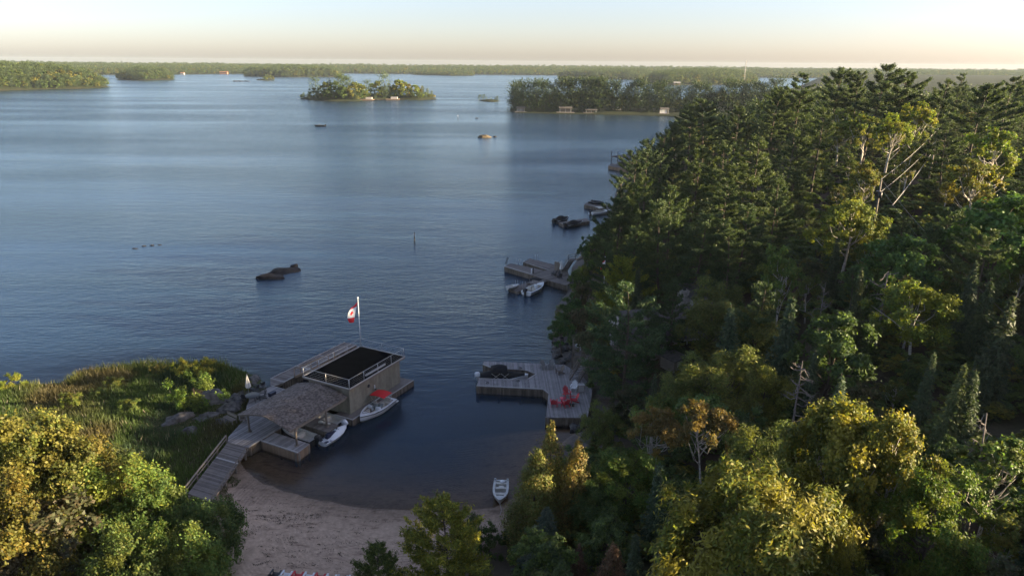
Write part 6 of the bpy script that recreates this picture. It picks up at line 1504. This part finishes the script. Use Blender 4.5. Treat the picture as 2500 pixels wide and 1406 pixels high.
# ------------------------------------------------------------------ covered boats dock and roofed dock
d1 = dock('pier', 'low pier between two black covered boats farther up the shore', G2([(1364, 543), (1376, 549), (1440, 540), (1432, 533)], .7), .7, math.radians(55), wet=(0, 1, 3), mt='plank_old')
d2 = dock('pier', 'pier with pale skirt boards and jet skis farther up the shore', G2([(1426, 500), (1432, 494.5), (1490, 503), (1486, 512)], .9), .9, math.radians(40), wet=(0, 1, 3), mt='plank_old')
for lab, u, v, a in (('black covered boat moored outside the low pier', 1371, 538, 50), ('black covered boat moored inside the low pier', 1402, 549, 40)):
    x, y = at(u, v, .3); e, S = boat_base('covered_boat', lab, 5.6, 2.1, x, y, math.radians(a), hull_m='dark', fore=.9); cover(e, S, 'black', lambda t: .75 * math.exp(-((t - .42) / .25) ** 2) + .12, k0=0, k1=14); outboard(e, -2.85, 'dark', 0, 1.2)
x, y = at(1452, 497, .95); jetski('jet_ski', 'dark jet ski on the pier with pale skirt boards, outer one', x, y, -.5, 'dark', 'dark', z=.95)
x, y = at(1460, 499, .95); jetski('jet_ski', 'dark jet ski on the pier with pale skirt boards, inner one', x, y, -.5, 'dark', 'dark', z=.95)
x, y = at(1466, 520, .3); e, S = boat_base('motor_boat', 'white motor boat with canvas top beside the pale skirted pier', 6, 2.2, x, y, math.radians(30), stripe='dark', fore=.75); bimini(e, -1.2, .6, 2.0, 1.7, 'offwhite'); outboard(e, -3.0, 'dark'); windshield(e, .6, 1.8, .75)
rd = dock('roofed_dock', 'timber dock under a flat grey roof on thin posts, far up the shore', G2([(1485, 405), (1493, 399), (1560, 408), (1556, 417)], 1.2), 1.2, math.radians(-50), wet=(0, 1, 3), rim=(3,), mt='plank_old', skm='new_timber')
RP = [G(1492, 383, 6.0), G(1540, 377, 6.0), G(1580, 384, 6.0), G(1560, 390, 6.0)]
b = MB(); b.hexa([(p_[0], p_[1], 5.9) for p_ in RP] + [(p_[0], p_[1], 6.2) for p_ in RP]); b.build('roof', M['roof_grey'], rd)
for k, (u, v) in enumerate([(1492, 401), (1507, 403), (1545, 404), (1556, 411)]):
    x, y = at(u, v, 1.2); b = MB(); b.tube([(x, y, .5), (x, y, 5.9)], .12, 6); b.build('post', M['dark'], rd)
b = MB(); x, y = at(1530, 404, 1.2); b.box((x, y, 2.0), (7, 3, 1.4), .2, top=.85); b.build('lift_boat_cover', M['dark'], rd)

# ------------------------------------------------------------------ aluminium boat at the beach
x, y = at(1222, 1206, .2)
e, S = boat_base('aluminium_boat', 'open aluminium fishing boat with bench seats nosed onto the sand', 3.3, 1.35, x, y, math.radians(-92), hull_m='alu', deck_m='alu', floor_m='alu', free=.5, bowrise=.16, fore=.84, stern=.95, full=2.8, z=.08, aft=.01)
for xx_ in (-1.15, -.4, .45): seat(e, xx_, 0, 1.0, .3, False, 'offwhite', 'bench_seat', z=.1)
b = MB(); b.box((-.38, .05, .55), (.42, .42, .10)); b.build('cushion', M['offwhite'], e, world=False)
b = MB(); b.tube([(-1.3, .1, .52), (-1.3, .1, .62)], [.22, .2], 12); b.build('bait_pail', M['white'], e, world=False)
for s in (-.55, .55): b = MB(); b.box((-1.62, s, .56), (.12, .18, .16)); b.build('corner_cap', M['alu'], e, world=False)
b = MB(); b.tube([(1.6, 0, .55), (2.3, .2, .1), (2.9, .1, .12)], .02, 4); b.build('bow_rope', M['rim'], e, world=False)

# ------------------------------------------------------------------ row of chairs at the bottom of the beach
cols = [CHAR, WHT, RED, WHT, RED, WHT, (.5, .5, .53), WHT, RED]
names = ['charcoal deck chair, first of the row at the bottom of the beach', 'white deck chair, second of the beach row', 'red deck chair, third of the beach row', 'white deck chair, fourth of the beach row', 'red deck chair, fifth of the beach row', 'white deck chair, sixth of the beach row', 'grey deck chair, seventh of the beach row', 'white deck chair, eighth of the beach row', 'red deck chair, last of the beach row']
for i, (c, lab) in enumerate(zip(cols, names)):
    zz = 1.0; x, y = at(672 + i * 27, 1409 + i * 1.6, zz); zz = hz(x, y); chair(x, y, zz - .02, math.radians(180 + 170), c, lab, s=.95)

# ------------------------------------------------------------------ rocks
def rock_mesh(seed, sx, sy, sz, sub=4, rough=.28, flat=.35):
    import bmesh
    bm = bmesh.new(); bmesh.ops.create_icosphere(bm, subdivisions=sub, radius=1.0); rg = np.random.default_rng(seed)
    co = np.array([v.co for v in bm.verts]); dirs = rg.normal(size=(14, 3)); dirs /= np.linalg.norm(dirs, axis=1, keepdims=True)
    cut = rg.uniform(.62, .95, 14)
    for d_, c_ in zip(dirs, cut):
        pr_ = co @ d_; ex = np.maximum(pr_ - c_, 0); co -= ex[:, None] * d_
    nz_ = sum(a_ * (vnoise(co[:, 0] * 1.3 + co[:, 2], co[:, 1] * 1.3 - co[:, 2] * .7, s_, seed) - .5) for s_, a_ in ((.6, .35), (.25, .18), (.1, .09)))
    co *= (1 + nz_)[:, None]
    co[:, 2] = np.where(co[:, 2] < -flat, -flat, co[:, 2])
    for v, c_ in zip(bm.verts, co): v.co = c_ * (sx, sy, sz)
    me = bpy.data.meshes.new('rock'); bm.to_mesh(me); bm.free(); me.polygons.foreach_set('use_smooth', [True] * len(me.polygons)); return me
def rock(x, y, z, s, seed, m, label, rz=0, group=None, flat=.35):
    me = rock_mesh(seed, *s, flat=flat); me.materials.append(M[m]); o = link_mesh('rock', me); o.location = (x, y, z); o.rotation_euler = (0, 0, rz); return tag(o, label, 'rock', group)
x, y = at(662, 677, 0); rock(x, y, -.12, (3.3, 1.9, .75), 1, 'rock_dark', 'low dark rock in open water, nearer hump of the pair', .12)
x, y = at(694, 662, 0); rock(x, y, -.12, (2.9, 2.6, .75), 2, 'rock_dark', 'low dark rock in open water, farther hump of the pair', .5)
x, y = at(718, 651, 0); rock(x, y, .0, (.8, .6, .6), 3, 'rock_dark', 'small dark knob at the end of the rock pair', .5)
x, y = at(1185, 336, 0); rock(x, y, -.2, (3.6, 2.2, 2.0), 4, 'rock_warm', 'rounded lichen covered rock islet in the channel')
x, y = at(1208, 334.5, 0); rock(x, y, -.1, (1.0, .8, .6), 5, 'rock_dark', 'little rock just right of the lichen covered one')
x, y = at(1164, 289.5, 0); rock(x, y, -.2, (1.2, .8, .8), 6, 'rock_dark', 'tiny far rock near the channel marker')
for i, (u, v) in enumerate([(330, 607), (352, 601), (372, 599), (390, 598)]): x, y = at(u, v, 0); rock(x, y, -.09, (.55 + .2 * (i == 0), .4, .22), 10 + i, 'rock_dark', 'nearly sunken rock of the short row off the meadow, number %s from the left' % ('one', 'two', 'three', 'four')[i], group='sunken rocks')
for i, u in enumerate((575, 588, 600)): x, y = at(u, 199.5, 0); rock(x, y, -.2, (9 - 2 * abs(i - 1), 5, 1.6), 15 + i, 'rock_dark', ('far flat reef west of the channel, left lump', 'far flat reef west of the channel, middle lump', 'far flat reef west of the channel, right lump')[i])
for i, (u, v, s, lab) in enumerate([(520, 965, (2.2, 1.6, .8), 'largest pale granite boulder behind the willow bush'), (432, 1022, (1.8, 1.0, .7), 'rounded grey boulder in the meadow grass'), (560, 988, (1.7, 1.2, .6), 'cracked granite slab between meadow and deck'), (588, 955, (1.5, 1.2, .5), 'granite boulder beside the closed parasol'), (505, 1010, (1.8, .9, .45), 'low granite ledge below the large boulder'), (545, 1018, (1.3, .8, .45), 'low granite ledge by the wooden bench'), (615, 915, (1.6, .9, .6), 'shore rock at the tip of the meadow'), (575, 965, (1.4, 1.2, .6), 'pale boulder left of the dining table'), (462, 1048, (1.0, .8, .6), 'small stone below the rounded grey boulder')]):
    x, y = at(u, v, .8); rock(x, y, hz(x, y) - .05, s, 20 + i, 'rock', lab, random.random() * 3)
k_ = 0
for i in range(46):
    u, v = random.choice([(random.uniform(1352, 1372), random.uniform(820, 890)), (random.uniform(1370, 1400), random.uniform(840, 890)), (random.uniform(1395, 1450), random.uniform(1030, 1058))])
    x, y = at(u, v, .4); s = random.uniform(.25, .75); rock(x, y, max(hz(x, y), -.1) + .02, (s, s * .8, s * .6), 40 + i % 9, 'rock' if s > .5 else 'rock_dark', (('pale' if s > .5 else 'dark') + (' shore rock at the waterline below the lookout deck' if u < 1372 else ' shore rock high on the bank below the lookout deck')) if v < 900 else ('pale' if s > .5 else 'dark') + ' ' + 'shore rock under the front edge of the red chair dock', random.random() * 3, 'rocks of the steep bank')
x, y = at(840, 245, 0)
for i, u in enumerate((815, 838, 860)): x, y = at(u, 245.5, 0); rock(x, y, -.3, (9, 7, 4.0 + i % 2), 60 + i, 'rock_warm', ('tan granite shelf on the wooded island, left one', 'tan granite shelf on the wooded island, middle one', 'tan granite shelf on the wooded island, right one')[i])
x, y = at(1200, 247, 0); rock(x, y, -.2, (8, 4, 1.0), 64, 'rock_warm', 'tan rock base of the tiny islet')

# ------------------------------------------------------------------ markers and the distant boat
def marker(u, v, h, lab, m1='dark', m2='rim'):
    x, y = at(u, v, 0); e = empty('channel_marker', (x, y, 0), 0, lab, 'buoy'); b = MB(); b.tube([(x, y, -.6), (x, y, h * .55)], [.16, .13], 8); b.build('float', M[m1], e); b = MB(); b.tube([(x, y, h * .55), (x, y, h)], [.10, .08], 8); b.build('staff', M[m2], e); b = MB(); b.disc((x, y, h + .08), .15, .16, 8); b.build('top_mark', M['dark'], e)
marker(1012, 588, 1.6, 'slim channel marker standing in the open bay'); marker(1118, 291, 2.6, 'far channel marker left of the point')
x, y = at(781, 309, 0); e, S = boat_base('fishing_boat', 'distant dark fishing boat alone in the middle of the lake', 6.2, 2.2, x, y, math.radians(178), hull_m='dark', deck_m='dark', floor_m='dark', fore=.6); outboard(e, -3.1, 'dark', 0, 1.3); seat(e, -.5, 0, .6, .6, True, 'dark'); seat(e, .8, 0, .6, .6, True, 'dark'); windshield(e, .6, 1.6, .8)
b = MB(); b.tube([(-1.3, .2, .6), (-1.3, .2, 1.0)], [.2, .14], 6); 

# ------------------------------------------------------------------ power poles and lines
def upole(u, v, hgt, D, lab, arm=True):
    d = ray(u, v); t = D / d[1]; x, y, zt = d[0] * t, D, CAM_H + d[2] * t; g = hz(x, y); e = empty('utility_pole', (x, y, g), 0, lab, 'utility pole')
    b = MB(); b.tube([(x, y, g - .3), (x, y, zt)], [.17, .11], 8); b.build('post', M['pole'], e)
    b = MB(); b.tube([(x, y, zt), (x, y, zt + .25)], .06, 6); b.build('insulator', M['rim'], e)
    return np.array([x, y, zt]), e
T1, e1_ = upole(2290, 318, 11, 132, 'tall bare utility pole on the upper slope')
T2, e2_ = upole(2152, 440, 9, 104, 'nearer utility pole with a dark transformer')
b = MB(); b.tube([(T2[0], T2[1] - .3, T2[2] - 2.6), (T2[0], T2[1] - .3, T2[2] - 1.7)], .3, 10); b.build('transformer', M['dark'], e2_)
b = MB(); b.box((T2[0], T2[1], T2[2] - 1.62), (.9, .14, .08)); b.build('bracket', M['rim'], e2_)
def wire(p, q, sag, lab, r=.028):
    p, q = Vector(p), Vector(q); pts = [p + (q - p) * (i / 16) - Vector((0, 0, sag * 4 * (i / 16) * (1 - i / 16))) for i in range(17)]; b = MB(); b.tube(pts, r, 4); tag(b.build('power_line', M['wire']), lab, 'power line')
wire(T1 + [0, 0, .2], T2 + [0, 0, .2], .5, 'topmost power line between the two utility poles'); wire(T1 - [0, 0, 2.0], T2 - [0, 0, 1.9], .5, 'middle power line between the two utility poles')
wire(T1 - [0, 0, 3.4], T2 + [.6, -3, -3.2], .4, 'lowest power line between the two utility poles', .045)
wire(T2 + [0, 0, .1], G(2470, 780, 14.0), .6, 'thin line running from the transformer pole down to the lower right', .015); wire(T2 - [0, 0, 1.0], G(2440, 800, 13.0), .6, 'second thin line running from the transformer pole down to the lower right', .012)
wire(T1 + [0, 0, .2], T1 + [9, 22, .5], .5, 'short line leaving the tall pole towards the ridge')

# ------------------------------------------------------------------ far buildings and docks
def small_house(nm, lab, u, v, w, d, h, m_w='house_wall', m_r='roof_grey', z0=None, posts=False, cat='boathouse', rz=0):
    x, y = at(u, v, 0); z0 = max(hz(x, y), .6) if z0 is None else z0; e = empty(nm, (x, y, z0), rz, lab, cat)
    if posts:
        for i, j in ((-1, -1), (0, -1), (1, -1), (-1, 1), (1, 1)): part('post', 'offwhite', lambda b: b.box((i * w * .45, j * d * .45, h / 2), (.28, .28, h)), e)
        part('back_wall', m_w, lambda b: b.box((0, d * .47, h / 2), (w * .9, .2, h)), e)
        part('floor', 'plank_old', lambda b: b.box((0, -.8, -.2), (w * 1.5, d + 1.6, .4)), e)
    else:
        part('wall', m_w, lambda b: b.box((0, 0, h / 2 - .3), (w, d, h + .6)), e)
        for i in (-1, 0, 1): part('window', 'glass', lambda b: b.box((i * w * .3, -d / 2 - .04, h * .55), (w * .16, .06, h * .35)), e)
    def rf_(b):
        for s in (-1, 1): b.hexa([(-w * .56, s * d * .62, h - .1), (w * .56, s * d * .62, h - .1), (w * .56, 0, h + d * .22), (-w * .56, 0, h + d * .22), (-w * .56, s * d * .62, h + .12), (w * .56, s * d * .62, h + .12), (w * .56, 0, h + d * .22 + .22), (-w * .56, 0, h + d * .22 + .22)])
    part('roof', m_r, rf_, e); return e
small_house('boathouse', 'white posted boathouse at the tip of the point', 1271, 274.5, 6, 4.5, 2.4, posts=True, z0=.6)
small_house('boathouse', 'dark roofed boathouse, second along the point', 1380, 276, 9, 6, 2.8, 'timber', posts=True, z0=.6)
small_house('boathouse', 'low white canopied dock, third along the point', 1443, 276.5, 8, 4, 1.6, 'timber', posts=True, z0=.5)
small_house('boathouse', 'tall cottage style boathouse with pale front on the point', 1503, 272, 8, 6, 3.0, 'house_wall', cat='boathouse')
small_house('boathouse', 'white balconied boathouse near the inlet', 1621, 279.5, 6, 4.5, 3.0, 'white', posts=True, z0=.6)
small_house('cottage', 'small cottage in the trees of the point', 1430, 266, 8, 6, 3, 'house_wall', cat='house', z0=3.5)
small_house('cottage', 'terracotta coloured lodge on the far shore', 547, 181.2, 20, 8, 4, 'orange_roof', 'orange_roof', cat='house')
small_house('cottage', 'white lodge on the far shore right of the low island', 446, 182.4, 9, 6, 3, 'house_wall', 'orange_roof', cat='house')
small_house('boathouse', 'tan boathouse on the sunny end of the east island', 1652, 208, 11, 6, 3.2, 'new_timber', 'rim')
small_house('cottage', 'cottage at the left end of the east island', 1595, 203, 14, 8, 5, 'house_wall', cat='house')
for lab, u, v, wd_ in (('tan dock on the wooded island, left one', 899, 245.5, 12), ('tan boathouse dock on the wooded island, right one', 960, 244.5, 13)):
    x, y = at(u, v, 0); e = empty('island_dock', (x, y - 3, 0), 0, lab, 'dock'); part('decking', 'new_timber', lambda b: b.box((0, 0, .9), (wd_, 7, .3)), e); part('crib', 'new_timber', lambda b: b.box((0, -3.2, .3), (wd_ * .96, .3, 1.2)), e); part('shed', 'rim', lambda b: b.box((wd_ * .1, 1.5, 2.0), (wd_ * .5, 2.5, 1.9)), e)
x, y = at(930, 245, 0); b = MB(); b.box((x, y + 1, .5), (26, 2.2, .5)); o = b.build('sea_wall', M['rock_warm']); tag(o, 'low stone wall joining the two tan island docks', 'wall')
# far radio mast
d = ray(1822, 148); t_ = 1420 / d[1]; x, y, zt_ = d[0] * t_, 1420, CAM_H + d[2] * t_; g = hz(x, y); e = empty('radio_mast', (x, y, g), 0, 'thin radio mast rising from the right end of the east island', 'mast')
for i in range(3): a = i * 2.09; b = MB(); b.tube([(x + 1.2 * math.cos(a), y + 1.2 * math.sin(a), g), (x + .4 * math.cos(a), y + .4 * math.sin(a), zt_)], .22, 4); b.build('leg', M['wire'], e)
b = MB()
for k in range(10): zz = g + (zt_ - g) * k / 10; b.beam((x - 1.1, y, zz), (x + 1.1, y, zz + 2), .2, .2)
b.build('bracing', M['wire'], e)
# ------------------------------------------------------------------ haze
hb = MB(); hb.box((0, 2520, 15.5), (10900, 5900, 61)); hm = bpy.data.materials.new('haze'); hm.use_nodes = True; t = hm.node_tree; t.nodes.clear()
pv = N(t, 'ShaderNodeVolumePrincipled'); pv.inputs['Density'].default_value = 0.000045; pv.inputs['Color'].default_value = (0.74, 0.87, 1.0, 1); pv.inputs['Anisotropy'].default_value = 0.1
mo = N(t, 'ShaderNodeOutputMaterial'); t.links.new(pv.outputs[0], mo.inputs['Volume'])
hzo = hb.build('haze', hm); tag(hzo, kind='stuff')
